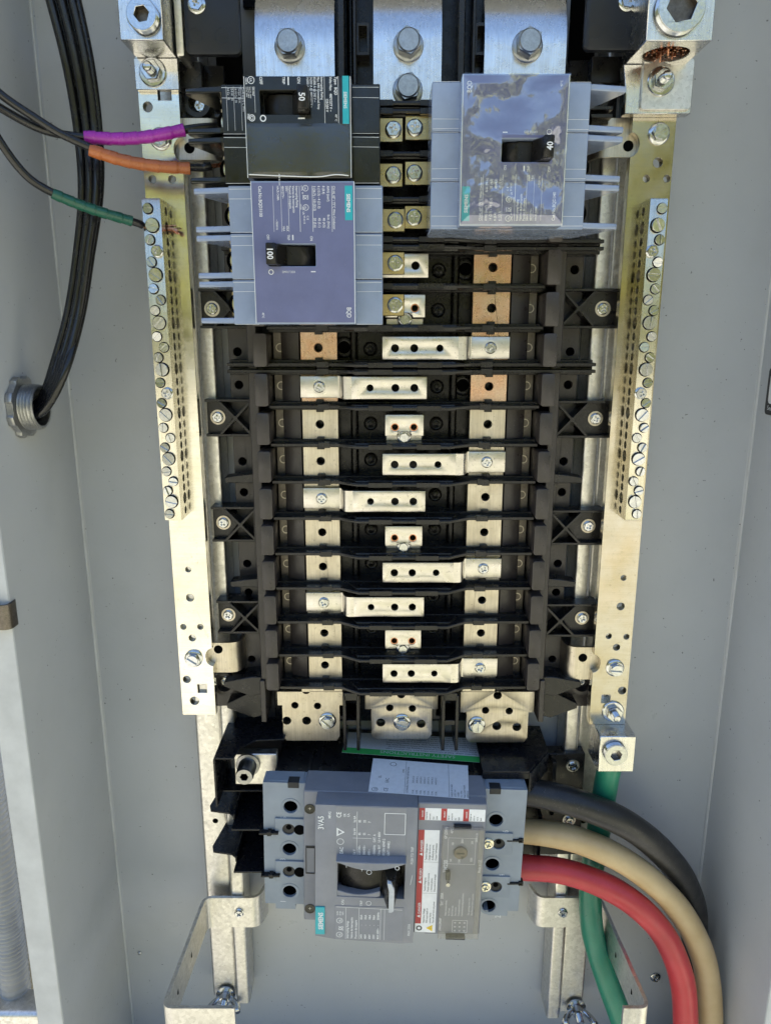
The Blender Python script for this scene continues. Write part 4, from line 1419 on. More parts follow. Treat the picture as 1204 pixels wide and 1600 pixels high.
# centre cover with the toggle opening
cx0, cx1, cz0, cz1 = -47.5, 23.0, -425.0, -315.7
op = (-32.0, 15.5, -389.5, -362.0)
b = B()
ol = [(cx0, cz0 + 1.5), (cx0 + 14, cz0 - 1), (cx1 - 9, cz0 - 3.0), (cx1, cz0 - 2), (cx1, cz1), (cx0, cz1)]
hp = [(op[0], op[2]), (op[1], op[2] - 0.5), (op[1], op[3] + 1)] + [(op[0] + (op[1] - op[0]) * (1 - t / 8), op[3] + 1 * (1 - t / 8) - 3.2 * math.sin(math.pi * t / 8)) for t in range(1, 8)] + [(op[0], op[3])]
b.ext(ol, 92.1, 107, holes=[hp], bev=0.9, seg=2)
cc = b.build("centre_cover", 'main_blue', main)
B().box(op[0] - 1, op[1] + 1, op[2] - 1.5, op[3] + 2, 92.12, 93).build("opening_floor", 'dark_toggle', cc)
# raised outline panels on the cover (label fields)
B().box(-33.5, 15.5, -355, cz1 - 0.5, 106.9, 107.3, bev=0.15).build("label_field", 'main_blue', cc)
B().box(-33.5, 15.5, cz0 - 0.6, -397, 106.9, 107.3, bev=0.15).build("label_field", 'main_blue', cc)
# curved brows above and below the opening
def arc(x0, x1, z, sag, n=14): return [(x0 + (x1 - x0) * i / n, z - sag * math.sin(math.pi * i / n)) for i in range(n + 1)]
b = B()
b.ext(arc(op[0] - 0.5, op[1] + 0.5, op[3] + 7.6, 0.6) + list(reversed(arc(op[0] - 0.5, op[1] + 0.5, op[3] + 6.8, 6.2))), 106.8, 114.5, bev=0.5)
b.ext(arc(op[0] - 0.5, op[1] - 17, op[2] + 5, 3.4) + list(reversed(arc(op[0] - 0.5, op[1] - 17, op[2] + 0.5, 3.4))), 100, 106.4, bev=0.4)
b.build("brow", 'main_blue', cc)
# toggle: curved drum, lever with pale tip
b = B()
n = 12
pr = [(-29.5 + 43 * i / n, 94 + 8.5 * math.sin(math.pi * (0.12 + 0.76 * i / n))) for i in range(n + 1)]
b.ext([(-29.5, 93.1)] + pr + [(13.5, 93.1)], op[2] + 2.0, op[3] - 2.5, 'z')
dr = b.build("toggle_drum", 'dark_toggle', main)
b = B()
b.ext([(0.5, 98), (-1.2, 101), (3.6, 119), (8.2, 119.5), (11.5, 100), (10.5, 98)], op[2] + 1.5, op[3] - 3.0, 'z', bev=0.6)
lv = b.build("toggle_lever", 'dark_toggle', main)
b = B()
b.ext([(3.2, op[3] - 3.2), (6.0, op[3] - 3.2), (8.3, op[3] - 9), (8.3, op[2] + 1.8), (6.6, op[2] + 0.6), (4.6, op[2] + 0.6), (4.6, op[3] - 10)], 117.5, 121.5, bev=0.35)
b.build("toggle_tip", 'tip', lv)
# right section: label strip, clear setting cover
rx0, rx1 = 23.2, 71.0
rz0, rz1 = -424.0, -315.9
b = B()
b.box(rx0, rx1, rz0, rz1, 91.9, 101, bev=0.7)
b.box(rx0 + 8, rx1 - 12, rz0 - 2.4, rz0 + 1, 88, 99, bev=0.4)
rs = b.build("trip_unit", 'main_blue', main)
U9, V9 = (0, 1, 0), (-1, 0, 0)
b = B()
b.box(rx0 + 1.0, rx0 + 15.8, rz0 + 1.0, -337.5, 100.98, 101.12)
b.box(rx0 + 1.0, rx1 - 1.0, -329.5, -320.0, 100.98, 101.12)
wl = b.build("danger_label", 'paper', rs)
b = B()
b.box(rx0 + 1.0, rx0 + 5.2, rz0 + 8.5, -337.5, 101.12, 101.2)
w3 = (rx1 - rx0 - 2) / 3
for i in range(3):
    b.box(rx0 + 1.0 + w3 * i, rx0 + 1.0 + w3 * i + 4.0, -329.5, -320.0, 101.12, 101.2)
b.build("red_band", 'red_label', wl)
b = B()
for z, tx in ((rz0 + 17, "DANGER"), (rz0 + 46, "PELIGRO"), (rz0 + 69, "DANGER")):
    b.text("▲ " + tx if False else tx, (rx0 + 4.5, z, 101.25), 2.6, U9, V9, 'LEFT', 0.9, 0.02)
    b.ext([(rx0 + 4.4, z - 3.4), (rx0 + 4.4, z - 0.8), (rx0 + 2.0, z - 2.1)], 101.2, 101.26)
for i, tx in enumerate(("DANGER", "PELIGRO", "DANGER")):
    b.text(tx, (rx0 + 3.9 + w3 * i, -327, 101.25), 1.5, U9, V9, 'LEFT', 0.85, 0.02)
b.build("label_words", 'white', wl, smooth=0)
b = B()
def para(x, z, zl, lines, sz, st):
    for i, tx in enumerate(lines):
        b.text(tx, (x + st * i, z, 101.18), sz, U9, V9, 'LEFT', 0.85, 0.008)
para(rx0 + 7.6, rz0 + 9, 0, ["Hazardous Voltage.", "Will cause death or", "serious injury.", "Turn off and lock out power"], 1.9, 2.3)
para(rx0 + 7.6, rz0 + 36, 0, ["Tensión Peligrosa.", "Puede causar la muerte", "o lesiones graves.", "Desconecte la energía"], 1.9, 2.3)
para(rx0 + 7.6, rz0 + 62, 0, ["Tension Dangereuse.", "Danger de mort ou", "de blessures graves.", "Couper l'alimentation"], 1.9, 2.3)
for i, ls in enumerate((["Keep hands", "and tools", "clear", "inside"], ["Siga las", "normas de", "uso", "local"], ["Danger de", "choc en", "cas de", "faute"])):
    para(rx0 + 6.6 + w3 * i, -329, 0, ls, 1.5, 2.4)
for z in (rz0 + 34.5, rz0 + 60.5):
    b.line((0, 0, 101.17), (1, 0, 0), (0, 1, 0), rx0 + 5.3, z, rx0 + 15.7, z, 0.15)
b.build("label_text", 'inkblack', wl, smooth=0)
b = B()
b.ext([(rx0 + 13.6, rz0 + 2), (rx0 + 13.6, rz0 + 7.6), (rx0 + 9.0, rz0 + 4.8)], 101.12, 101.22)
b.build("warning_triangle", 'yellow', wl)
b = B()
b.ringmark((0, 0, 101.25), (1, 0, 0), (0, 1, 0), rx0 + 4.0, rz0 + 4.6, 1.7, 0.9)
b.text("!", (rx0 + 13.0, rz0 + 4.8, 101.26), 2.8, U9, V9, 'CENTER')
b.build("label_symbol", 'inkblack', wl, smooth=0)
# clear cover over the dial
kx0, kx1, kz0, kz1 = 40.5, 69.5, rz0 + 0.5, -333.0
b = B()
b.ext(rrect(kx0 + 1, kx1 - 1, kz0 + 1, kz1 - 1, 0.8, 2), 100.9, 101.3)
pf = b.build("setting_panel", 'main_blue', rs)
b = B()
dcx, dcz = 54.2, -354.2
b.cyl(dcx, dcz, 101.3, 103.2, 4.8, 24, bev=0.4)
dial = b.build("setting_dial", 'clip', rs)
b = B(); b.box(dcx - 2.6, dcx + 2.6, dcz - 0.5, dcz + 0.5, 103.2, 103.5); b.ext([(dcx + 1.0, dcz - 4.4), (dcx + 2.6, dcz - 2.6), (dcx + 0.4, dcz - 2.4)], 103.2, 103.5); b.build("dial_mark", 'inkblack', dial)
b = B()
d9 = 101.36
TT = lambda tx, x, z, sz, al='LEFT', wd=0.85, bo=0.0: b.text(tx, (x, z, d9), sz, U9, V9, al, wd, bo + 0.018)
fr = rrect(dcx - 8.8, dcx + 10.2, dcz - 10, dcz + 11, 0.3, 2)
b.ext(rrect(dcx - 9, dcx + 10.4, dcz - 10.2, dcz + 11.2, 0.3, 2), 101.3, 101.34, holes=[fr])
TT("TM230", 45.6, -371.5, 4.2); TT("*Ert*  200A", 43.6, -400, 2.8); TT("GP (250A)", 44.2, -344, 2.6); TT("40°C", 48.2, -339.5, 2.2)
TT("Made in CZ", 69.0, -371, 2.6); TT("200A x In", 65.6, -346, 2.2)
for tx, x, z in (("160", -6, -8.5), ("180", -5, 5), ("200", 8.5, 6.5), ("1000", 8.5, -8), ("1200", 0, -9.6), ("2000", 1.5, 7)):
    TT(tx, dcx + x, dcz + z, 2.0)
TT("3VA52MS8P", 43.0, -421, 2.6)
for i, tx in enumerate(("When indicator shows,", "No 2.5 tool", "Bolt 5 Nm max", "Trip 10 turns", "To be adjusted if needed", "Commissioning rating specification", "", "The operating cover is for", "Shut the cover before operation")):
    TT(tx, 46.4 + 2.35 * i, -408 + (0 if i < 6 else 1), 1.75, wd=0.8)
for i in range(3):
    for j in range(3): b.ringmark((0, 0, d9), (1, 0, 0), (0, 1, 0), 53 + 3.4 * i, -420.5 + 3.4 * j, 0.5, 0.4, 8)
b.ext(rrect(51, 62, -422, -411.5, 0.3, 2), 101.3, 101.34, holes=[rrect(51.3, 61.7, -421.7, -411.8, 0.3, 2)])
b.build("setting_print", 'paleprint', pf, smooth=0)
b = B()
b.box(kx0, kx1, kz0, kz1, 105.6, 106.2, bev=0.2)
b.box(kx0, kx0 + 0.7, kz0, kz1, 101.2, 105.6); b.box(kx1 - 3.4, kx1, kz0, kz1, 101.4, 105.5, bev=0.2)
b.box(kx0, kx1 - 3.5, kz0, kz0 + 0.7, 101.4, 105.5); b.box(kx0, kx1 - 3.5, kz1 - 0.7, kz1, 101.4, 105.5)
cv = b.build("clear_cover", 'clear', rs)
B().box(kx0 + 8, kx1 - 9, kz1 - 0.1, kz1 + 1.4, 101, 104.6, bev=0.3).build("cover_hinge", 'slate', rs)
B().box(kx0 + 6, kx1 - 9, kz0 - 2.2, kz0 + 0.1, 100, 104.6, bev=0.3).build("cover_hinge", 'slate', rs)
B().cyl(46.2, -378.5, 101.2, 105.5, 1.5, 12).build("seal_pin", 'alu', rs)
B().box(44.4, 47.6, -375.5, -368.8, 101.2, 104.5, bev=0.4).build("seal_clip", 'inkblack', rs)
# printing on the centre cover
b = B()
d9 = 107.36
TT("3VA5", -41.6, -335, 5.6, wd=0.85); TT("MFAS", -36.6, -326, 2.7)
TT("CE", -29.6, -325.2, 4.6, wd=0.8); TT("UK", -26.4, -324.5, 2.4); TT("CA", -23.8, -324.5, 2.4)
b.ext([(-32.6, -340), (-32.6, -333.2), (-27, -336.6)], 107.3, 107.36, holes=[[(-31.6, -338.4), (-31.6, -334.8), (-28.6, -336.6)]])
b.ringmark((0, 0, d9), (1, 0, 0), (0, 1, 0), -30, -344.2, 2.3, 0.35)
TT("EAC", -28.0, -354, 3.4, wd=0.85)
cols = ((-19.5, "Ue V", "Icu kA", "Ics kA"), (-16.0, "220/240~", "85", "85"), (-12.6, "380/415~", "55", "55"), (-9.2, "690 ~", "7", "7"))
for x, a_, b_, c_ in cols:
    TT(a_, x, -354.4, 2.4); TT(b_, x, -338.5, 2.4); TT(c_, x, -328.5, 2.4)
b.line((0, 0, d9), (1, 0, 0), (0, 1, 0), -18.6, -354.6, -18.6, -320, 0.25)
b.line((0, 0, d9), (1, 0, 0), (0, 1, 0), -21.5, -341, -8.5, -341, 0.25)
for i, tx in enumerate(("~50/60Hz    CAT. A", "Uimp 8kV    Ui = 800V", "IEC/EN 60947-2", "GB/T 14048.2")):
    TT(tx, -5.6 + 3.3 * i, -354.4, 2.4)
b.text("PUSH TO TRIP", (21.0, -361, 107.05), 2.6, U9, V9, 'LEFT', 0.85)
b.text("MAX 250A", (20.6, -421, 107.05), 2.6, U9, V9, 'LEFT', 0.85)
b.line((0, 0, 107.05), (1, 0, 0), (0, 1, 0), 19.5, -378, 20.8, -370, 0.3)
# lower field
b.line((0, 0, d9), (1, 0, 0), (0, 1, 0), -32.5, -398, 14.5, -399, 0.25)
for x in (-25.6, -16.2, -0.8, 2.0):
    b.line((0, 0, d9), (1, 0, 0), (0, 1, 0), x, -425, x, -398.6, 0.22)
for z in (-421.5, -409.5):
    b.ringmark((0, 0, d9), (1, 0, 0), (0, 1, 0), -30, z, 2.1, 0.35); TT("UL", -29, z, 2.2, 'CENTER')
TT("LISTED", -27.2, -418, 1.5); TT("EX", -28.4, -417.6, 3.2)
for i, tx in enumerate(("CLTA", "E1100", "10071")): TT(tx, -31 + 1.9 * i, -405, 1.6)
for i, tx in enumerate(("Interrupting Ratings", "Valores de Interrupción", "Pouvoirs de coupure")): TT(tx, -23.6 + 3.0 * i, -424.5, 2.2)
for i, (a_, c_) in enumerate((("240V", "85kA"), ("480V", "35kA"), ("600V", "18kA"), ("250V", "50kA"), ("MAX 600V~", "50/60Hz"))):
    TT(a_, -13.8 + 3.0 * i, -424.5, 2.2); TT(c_, -13.8 + 3.0 * i, -408, 2.2); TT("-", -13.8 + 3.0 * i, -413, 2.2)
# marks around the toggle
for z in (-359.2, -394.4):
    b.ringmark((0, 0, 114.6 if z > -370 else 107.05), (1, 0, 0), (0, 1, 0), -9.5, z - (3.2 if z > -370 else 0), 1.7, 0.3)
b.text("ON", (-27, -396.5, 107.05), 2.8, U9, V9, 'LEFT'); b.text("TRIP", (-14, -397, 107.05), 2.4, U9, V9, 'LEFT')
b.ringmark((0, 0, 114.6), (1, 0, 0), (0, 1, 0), 9.8, -358.4, 1.4, 0.4)
b.text("I", (-25.5, -359.2, 114.6), 2.6, (1, 0, 0), (0, 1, 0), 'LEFT')
b.text("T", (-15.2, -361.8, 114.6), 2.6, (1, 0, 0), (0, 1, 0), 'LEFT')
# frame where the photograph shows a square code (code itself left out)
b.ext(rrect(0.2, 14.8, -337.5, -320.5, 0.4, 2), 107.3, 107.36, holes=[rrect(0.6, 14.4, -337.1, -320.9, 0.4, 2)])
b.build("cover_print", 'paleprint', cc, smooth=0)
b = B()
b.box(-47.3, -40.6, -421.5, -398.2, 106.9, 107.9, bev=0.2)
tl = b.build("maker_label", 'teal', cc)
b = B(); b.text("SIEMENS", (-41.9, -409.9, 107.95), 4.6, U9, V9, 'CENTER', 0.84, 0.03); b.build("maker_name", 'white', tl, smooth=0)
# top side: blue label on the body and safety strip
zt = mz1 + 1.06
def top(x, d): return (x, zt, d)
UT, VT = (1, 0, 0), (0, 0, -1)
b = B()
p0 = [(-15.5, 49), (54, 50), (57.5, 88), (-14.5, 86)]
def onTop(px, py):
    # pixel on the top plane -> (x, d)
    u, v = px - 602.0, py - 800.0
    dn = FOC * math.sin(PITCH) + v * math.cos(PITCH); n = FOC * math.cos(PITCH) - v * math.sin(PITCH)
    t = -zt / dn
    return u * t, CAM_D - n * t
q4 = [onTop(*p) for p in ((576, 1238), (733, 1245), (730, 1193), (582, 1186))]
b.ext(q4, zt, zt + 0.2, 'z')
bl = b.build("connection_label", 'paper', main, plabel="pale label with connection information on the top side of the main breaker")
b = B()
o4 = Vector(q4[3])
ex = (Vector(q4[2]) - o4); ey = (Vector(q4[0]) - o4)
w_, h_ = ex.length, ey.length
ex.normalize(); ey.normalize()
def LP(u, v): return (o4.x + ex.x * u + ey.x * v, zt + 0.26, o4.y + ex.y * u + ey.y * v)
UL_, VL_ = (-ey.x, 0, -ey.y), (-ex.x, 0, -ex.y)
def TL(tx, u, v, sz, wd=0.85): b.text(tx, LP(u, v), sz, UL_, VL_, 'LEFT', wd)
TL("CONNECTION INFORMATION", w_ * 0.39, h_ - 1.5, 2.2, 0.86 * h_ / 34)
for i in range(7):
    TL("CU/AL", w_ * (0.445 + 0.038 * i), h_ - 1.5, 1.9); TL("3VA92-%d-12" % (33 + i), w_ * (0.445 + 0.038 * i), h_ - 14, 1.9)
for i, tx in enumerate(("3VA5220-5EC31-0AA0", "LISTED 3VA5", "11.00000", "V1.0  10 Nm", "Made in Czech Republic", "SIEMENS AG")): TL(tx, w_ * (0.83 + 0.031 * i), h_ - 1.5, 1.8)
TL("CE", w_ * 0.19, h_ - 1.5, 4.2); TL("EAC", w_ * 0.19, h_ - 12, 3.6); TL("UL", w_ * 0.08, h_ - 2, 3.0); TL("UL", w_ * 0.11, h_ - 17, 3.0); TL("E 8942", w_ * 0.34, h_ - 26, 2.0)
for u in (0.355, 0.795):
    b.line(LP(0, 0), (ex.x, 0, ex.y), (ey.x, 0, ey.y), w_ * u, 0.8, w_ * u, h_ - 0.8, 0.2)
b.ringmark(LP(0, 0), (ex.x, 0, ex.y), (ey.x, 0, ey.y), w_ * 0.22, 6, 2.3, 0.4); b.ringmark(LP(0, 0), (ex.x, 0, ex.y), (ey.x, 0, ey.y), w_ * 0.06, h_ - 3, 2.1, 0.3)
b.build("label_text", 'inkblack', bl, smooth=0)
# safety strip, lettering upside down for this view
q5 = [onTop(*p) for p in ((533, 1178), (748, 1187), (746, 1150), (540, 1146))]
b = B(); b.ext(q5, zt - 0.2, zt, 'z'); sl = b.build("safety_label", 'paper', main, plabel="white safety label with a green band on the top side of the main breaker")
o5 = Vector(q5[1]); ex = (Vector(q5[0]) - o5); ey = (Vector(q5[2]) - o5)
w5, h5 = ex.length, ey.length
ex.normalize(); ey.normalize()
def L5(u, v, e=0.06): return (o5.x + ex.x * u + ey.x * v, zt + e, o5.y + ex.y * u + ey.y * v)
b = B(); g = [L5(0, 0)[0::2], L5(w5, 0)[0::2], L5(w5, 7.5)[0::2], L5(0, 7.5)[0::2]]
b.ext(g, zt - 0.1, zt + 0.05, 'z'); gb = b.build("green_band", 'green_label', sl)
U5, V5 = (ex.x, 0, ex.y), (-ey.x, 0, -ey.y)
b = B(); b.text("SAFETY INSTRUCTIONS", L5(w5 * 0.17, 1.2, 0.1)[:1] + L5(w5 * 0.17, 6.6, 0.1)[1:], 5.6, U5, V5, 'LEFT', 0.98, 0.0); b.build("band_words", 'white', gb, smooth=0)
b = B()
words = "Hazardous voltage. Read all instructions before work. Turn off power supplying this equipment before working inside. Replace covers before power is on. Only qualified staff may fit or service this breaker. "
for i in range(8):
    s_ = (words[i * 23:] + words)[:74]
    b.text(s_, L5(1.2, 10.4 + 3.0 * i), 2.3, U5, V5, 'LEFT', 0.88 * w5 / 92)
b.build("label_text", 'inkblack', sl, smooth=0)
# notches on the top edge at both ends
for x in (-66, 79):
    B().box(x - 4, x + 4, mz1 - 4, mz1 + 0.9, 75, 82.5, bev=0.3).build("end_notch", 'slate', main)
# small cable ties slots on the right end
main.rotation_euler = (0, R(1.3), R(-1.0))

# ================================================================== phase barriers and covers beside the main breaker
def barrier(px_y, label):
    zf = at(390, px_y, 80)[1]
    o = thing("phase_barrier", label, "barrier", (-110, zf, 20))
    pl = [(-86, 8), (-86, 80), (-113, 80), (-113, 66), (-118, 61), (-133, 58), (-135, 52), (-128, 8)]
    B().ext(pl, zf - 0.8, zf + 0.8, 'z', bev=0.25).build("sheet", 'sheet', o)
    B().box(-113.6, -112.2, zf + 0.7, zf + 6, 20, 70, bev=0.3).build("rib", 'sheet', o)
    B().box(-92, -78, zf - 0.7, zf + 0.9, 79.9, 84.6, bev=0.2).build("key", 'sheet', o)
    B().box(-86, -83, zf - 1.6, zf + 1.8, 80, 84.8, bev=0.2).build("key_stop", 'sheet', o)
barrier(1297, "black plastic phase barrier left of the main breaker, upper of the two")
barrier(1363, "black plastic phase barrier left of the main breaker, lower of the two")
# small barrier stubs at the cable end
for i, py in enumerate((1313, 1380)):
    x, z = at(803, py, 84)
    b = B(); b.box(x - 5.5, x + 5.5, z - 0.7, z + 0.7, 80, 85, bev=0.2); b.box(x + 3, x + 6.5, z - 1.7, z + 1.7, 80, 85, bev=0.2)
    b.build("barrier_stub", 'sheet', org=(x, z, 80), label=("upper" if i == 0 else "lower") + " of two small black barrier pegs in the right end of the main breaker", cat="barrier", group="barrier pegs")
# terminal boot: bent black cover over the upper left terminal
o = thing("terminal_boot", "bent black insulating cover around the upper left terminal of the main breaker", "cover", (-112, -330, 20))
zt_, zb_ = at(360, 1180, 70)[1], at(345, 1255, 72)[1]
xl_ = at(338, 1210, 72)[0]
b = B()
b.strip([(xl_, 8), (xl_, 40), (xl_, 76)], zb_, zt_, 1.4, 'z', rad=2.5)
b.build("side_sheet", 'sheet', o)
b = B()
b.ext([(xl_, 8), (xl_, 76), (xl_ + 14, 76), (xl_ + 16, 62), (xl_ + 26, 52), (-76, 50), (-76, 8)], zt_ + 0.05, zt_ + 1.5, 'z', bev=0.3)
b.build("top_sheet", 'sheet', o)
b = B()
b.ext([(xl_ + 0.2, 8), (xl_ + 0.2, 56), (-86, 56), (-86, 8)], zb_ - 1.5, zb_ - 0.1, 'z', bev=0.3)
b.build("lower_sheet", 'sheet', o)
# upper left terminal: tab with socket cap screw
x0, zt1 = at(365, 1188, 58); x1, zb1 = at(425, 1228, 58)
o = thing("terminal_connector", "cream terminal tab with a grey socket cap screw left of the main breaker", "terminal", (x0 + 10, zb1, 50))
b = B(); b.box(x0, x1 + 4, zb1, zt1 + 4, 48, 56, bev=0.5); b.build("tab", 'galv', o)
cx, cz = at(384, 1206, 66)
b = B()
b.lathe((cx, cz, 56), [(9.0, 0), (9.0, 2.0), (6.8, 2.4), (6.8, 3), (6.6, 14), (6.0, 15)][0:6], 26)
b.build("cap_screw", 'socket', o)
b = B(); b.ext(disc(cx, cz, 6.1, 26), 70.6, 72.8, holes=[disc(cx, cz, 3.2, 6)], bev=0.3); b.cyl(cx, cz, 70.5, 71.0, 3.3, 6); b.build("screw_socket", 'socket', o)
b = B(); b.text("TORQ", (x1 - 3, zb1 + 2, 56.06), 4.0, (0, 1, 0), (-1, 0, 0), 'LEFT', 0.8); b.build("stamped_text", 'alu', o, smooth=0)
# right hood over the cable terminals
x0, z1 = at(752, 1140, 60); x1, _ = at(866, 1140, 60)
o = thing("terminal_hood", "black angled hood over the right terminals of the main breaker", "cover", (x0 + 20, -330, 20))
zA = mz1 + 4
b = B()
pl = [(x0, 8), (x0, 72), (x0 + 34, 72), (x1, 44), (x1 + 1, 8)]
b.ext(pl, zA, zA + 1.6, 'z', bev=0.3)
b.ext([(x0 + 34, 71.5), (x0 + 35.5, 72), (x1 + 0.5, 44), (x1 - 0.8, 44)], zA - 16, zA, 'z', bev=0.2)
b.box(x0, x0 + 34, zA - 5, zA, 70.5, 72, bev=0.3)
b.build("hood_sheet", 'sheet', o)
# black mounting plates right of the main breaker with screws
for i, (px0, px1, py0, py1, sx, sy) in enumerate(((862, 909, 1180, 1262, 895, 1198), (840, 905, 1262, 1338, 889, 1283))):
    xa, za = at(px0, py0, 34); xb, zb = at(px1, py1, 34)
    o = thing("insulator_plate", ("upper" if i == 0 else "lower") + " black insulating plate with a screw between the main breaker and the right mounting rail", "insulator", ((xa + xb) / 2, zb, 20), "black insulating plates beside the main breaker")
    b = B(); b.box(xa - 26, xb, zb, za, 20, 32, bev=0.5); b.box(xa - 1.5, xa + 1.5, zb, za, 32, 44, bev=0.3)
    b.build("plate", 'black', o)
    x, z = at(sx, sy, 34)
    B().lathe((x, z, 32), [(5.2, 0.02), (5.2, 0.9), (3.2, 0.9), (3.2, 0.02)], 24, close=True).build("washer", 'galv', o)
    inst(SCR_P, "plate_screw", o, (x, z, 32.6), 30)
xa, za = at(330, 1112, 26); xb, zb = at(432, 1190, 26)
b = B(); b.box(xa + 8, xb + 8, zb - 60, za + 16, 8, 18, bev=0.5)
b.build("backing_plate", 'slate', org=(xa, zb, 8), label="dark slate backing plate behind the left end of the main breaker", cat="insulator")
# ================================================================== big cables of the main breaker
def cable(name, mat, pts, r, label, cat="cable"):
    b = B()
    ph = random.uniform(0, 6)
    b.tube(pts, r, 24, sub=14, rr=lambda t: r * (1 + 0.010 * math.sin(t * 23 + ph) + 0.007 * math.sin(t * 61 + ph)))
    return b.build(name, mat, org=pts[0], label=label, cat=cat, smooth=180)
r = 10.3
cable("power_cable", 'cab_black', [pt(770, 1230, 54), pt(820, 1236, 58), pt(900, 1255, 66), pt(985, 1292, 64), pt(1050, 1350, 52), pt(1080, 1410, 40), pt(1084, 1470, 30), pt(1080, 1560, 22), pt(1076, 1680, 20)], 10.6,
      "thick scuffed black cable curving from the main breaker to the right wall")
cable("power_cable", 'cab_tan', [pt(770, 1297, 52), pt(820, 1298, 52), pt(900, 1312, 62), pt(985, 1352, 65), pt(1055, 1415, 64), pt(1096, 1490, 64), pt(1108, 1570, 66), pt(1106, 1660, 68), pt(1100, 1760, 68)], 9.8,
      "thick tan cable from the main breaker, between the black and red ones")
cable("power_cable", 'cab_red', [pt(770, 1354, 52), pt(815, 1355, 52), pt(890, 1364, 60), pt(970, 1398, 68), pt(1030, 1452, 73), pt(1062, 1520, 76), pt(1070, 1590, 78), pt(1066, 1670, 80), pt(1060, 1760, 80)], 9.6,
      "thick red cable curving from the main breaker down the right side")
g = [(GX, GZ + 12, 53.5), (GX, GZ - 3, 53.5), pt(946, 1225, 50), pt(936, 1290, 42), pt(923, 1370, 40), pt(922, 1425, 46), pt(928, 1470, 50), pt(945, 1525, 60), pt(972, 1600, 72), pt(996, 1690, 82)]
cable("ground_cable", 'cab_green', g, 9.0, "thick green cable hanging from the lower right lug, passing behind the others")
b = B()
rnd = random.Random(5)
for i in range(26):
    q = rnd.uniform(0, 6.28); rr = 8.0 * math.sqrt(rnd.random())
    b.tube([(GX + rr * math.cos(q), GZ + 8, 53.5 + rr * math.sin(q)), (GX + rr * math.cos(q), GZ - 2.8, 53.5 + rr * math.sin(q))], 0.7, 5, sub=1)
bpy.data.objects["ground_cable"]
b.build("copper_strands", 'copper', bpy.data.objects["ground_cable"])
# ================================================================== small wires
def taped(name, mat, pts_w, pts_t, pts_e, r, rt, label, strands):
    o = thing(name, label, "wire", pts_w[0])
    b = B(); b.tube(pts_w + pts_t[1:-1] + pts_e, r, 12, sub=8); b.build("jacket", 'wire_black', o, smooth=180)
    b = B()
    L = len(pts_t)
    b.tube(pts_t, rt, 14, sub=28, rr=lambda t: rt - 0.1 + 0.42 * ((t * 6.999) % 1.0) )
    b.build("tape", mat, o, smooth=180)
    if strands:
        b = B()
        rnd = random.Random(2)
        a = Vector(pts_e[-1]); t = (a - Vector(pts_e[-2])).normalized()
        for i in range(9):
            j = Vector((rnd.uniform(-1, 1), rnd.uniform(-1, 1), rnd.uniform(-1, 1))) * 1.0
            e = a + t * 9 + j * 1.4
            b.tube([tuple(a - t * 1.5 + j), tuple(a + t * 4 + j), tuple(e)], 0.55, 6, sub=3)
        b.build("copper_strands", 'copper', o)
    return o
taped("purple_taped_wire", 'purple', [pt(-40, 140, 108), pt(0, 168, 104), pt(60, 200, 98), pt(110, 212, 93)], [pt(132, 214, 90), pt(180, 217, 86), pt(230, 214, 82), pt(288, 203, 76)], [pt(300, 201, 74), pt(335, 198, 70), pt(352, 196, 68)], 2.3, 3.35,
      "black wire banded with purple tape going into the black breaker", False)
taped("brown_taped_wire", 'brown_tape', [pt(-40, 105, 112), pt(0, 146, 108), pt(55, 184, 103), pt(105, 214, 98)], [pt(140, 234, 94), pt(190, 250, 89), pt(240, 259, 84), pt(297, 263, 78)], [pt(308, 262, 76), pt(322, 261, 75), pt(330, 260, 74)], 2.3, 3.35,
      "black wire banded with orange-brown tape going into the black breaker", True)
taped("green_taped_wire", 'green_tape', [pt(-40, 150, 116), pt(-4, 214, 112), pt(30, 262, 106), pt(62, 290, 100)], [pt(82, 302, 97), pt(120, 318, 90), pt(160, 332, 83), pt(206, 345.5, 74)], [pt(213, 348, 72), pt(222, 352, 69)], 2.3, 2.95,
      "black wire banded with green tape, its copper end held in the left terminal bar", True)
# copper end that comes out on the inner side of the left terminal strip
b = B()
rnd = random.Random(9)
for i in range(14):
    j = [rnd.uniform(-1.6, 1.6) for _ in range(3)]
    b.tube([(-138.5, ZL0 + j[1] * .8, 56 + j[2] * .8), (-134, ZL0 + j[1], 56 + j[2]), (-131.5 + j[0], ZL0 - 1 + 1.6 * j[1], 56 + 1.6 * j[2])], 0.5, 5, sub=2)
b.build("copper_strands", 'copper', bpy.data.objects["green_taped_wire"])
x, z = at(1, 635, 83)
fx, fz = XL, at(22, 636, 76)[1]
fit = thing("conduit_fitting", "grey cast threaded conduit connector with a toothed locknut in the left wall", "conduit fitting", (fx, fz, 76))
b = B()
prof = [(13.0, 0.5)]
k = 1.0
while k < 12:
    prof += [(14.5, k), (13.3, k + 1.0)]
    k += 2.0
prof += [(14.3, 13.4), (13.2, 14.2), (11.9, 14.0), (11.9, -6), (12.8, -6)]
b.lathe((fx, fz, 76), prof, 40, 'x', close=True)
b.build("threaded_nipple", 'cast', fit)
b = B()
oo = []
for i in range(8):
    for a, rr in ((0, 18.0), (11, 18.0), (14, 19.8), (31, 19.8), (34, 18.0)):
        q = R(i * 45 + a)
        oo.append((fz + rr * math.cos(q), 76 + rr * math.sin(q)))
b.ext(oo, fx + 0.4, fx + 4.4, 'x', holes=[disc(fz, 76, 13.6, 32)], bev=0.5)
b.build("locknut", 'cast', fit)
B().ext(disc(fz, 76, 12.0, 28), fx + 0.1, fx + 1.0, 'x').build("bore", 'shade_black', fit)  # black disc stands in for the shade in the bore
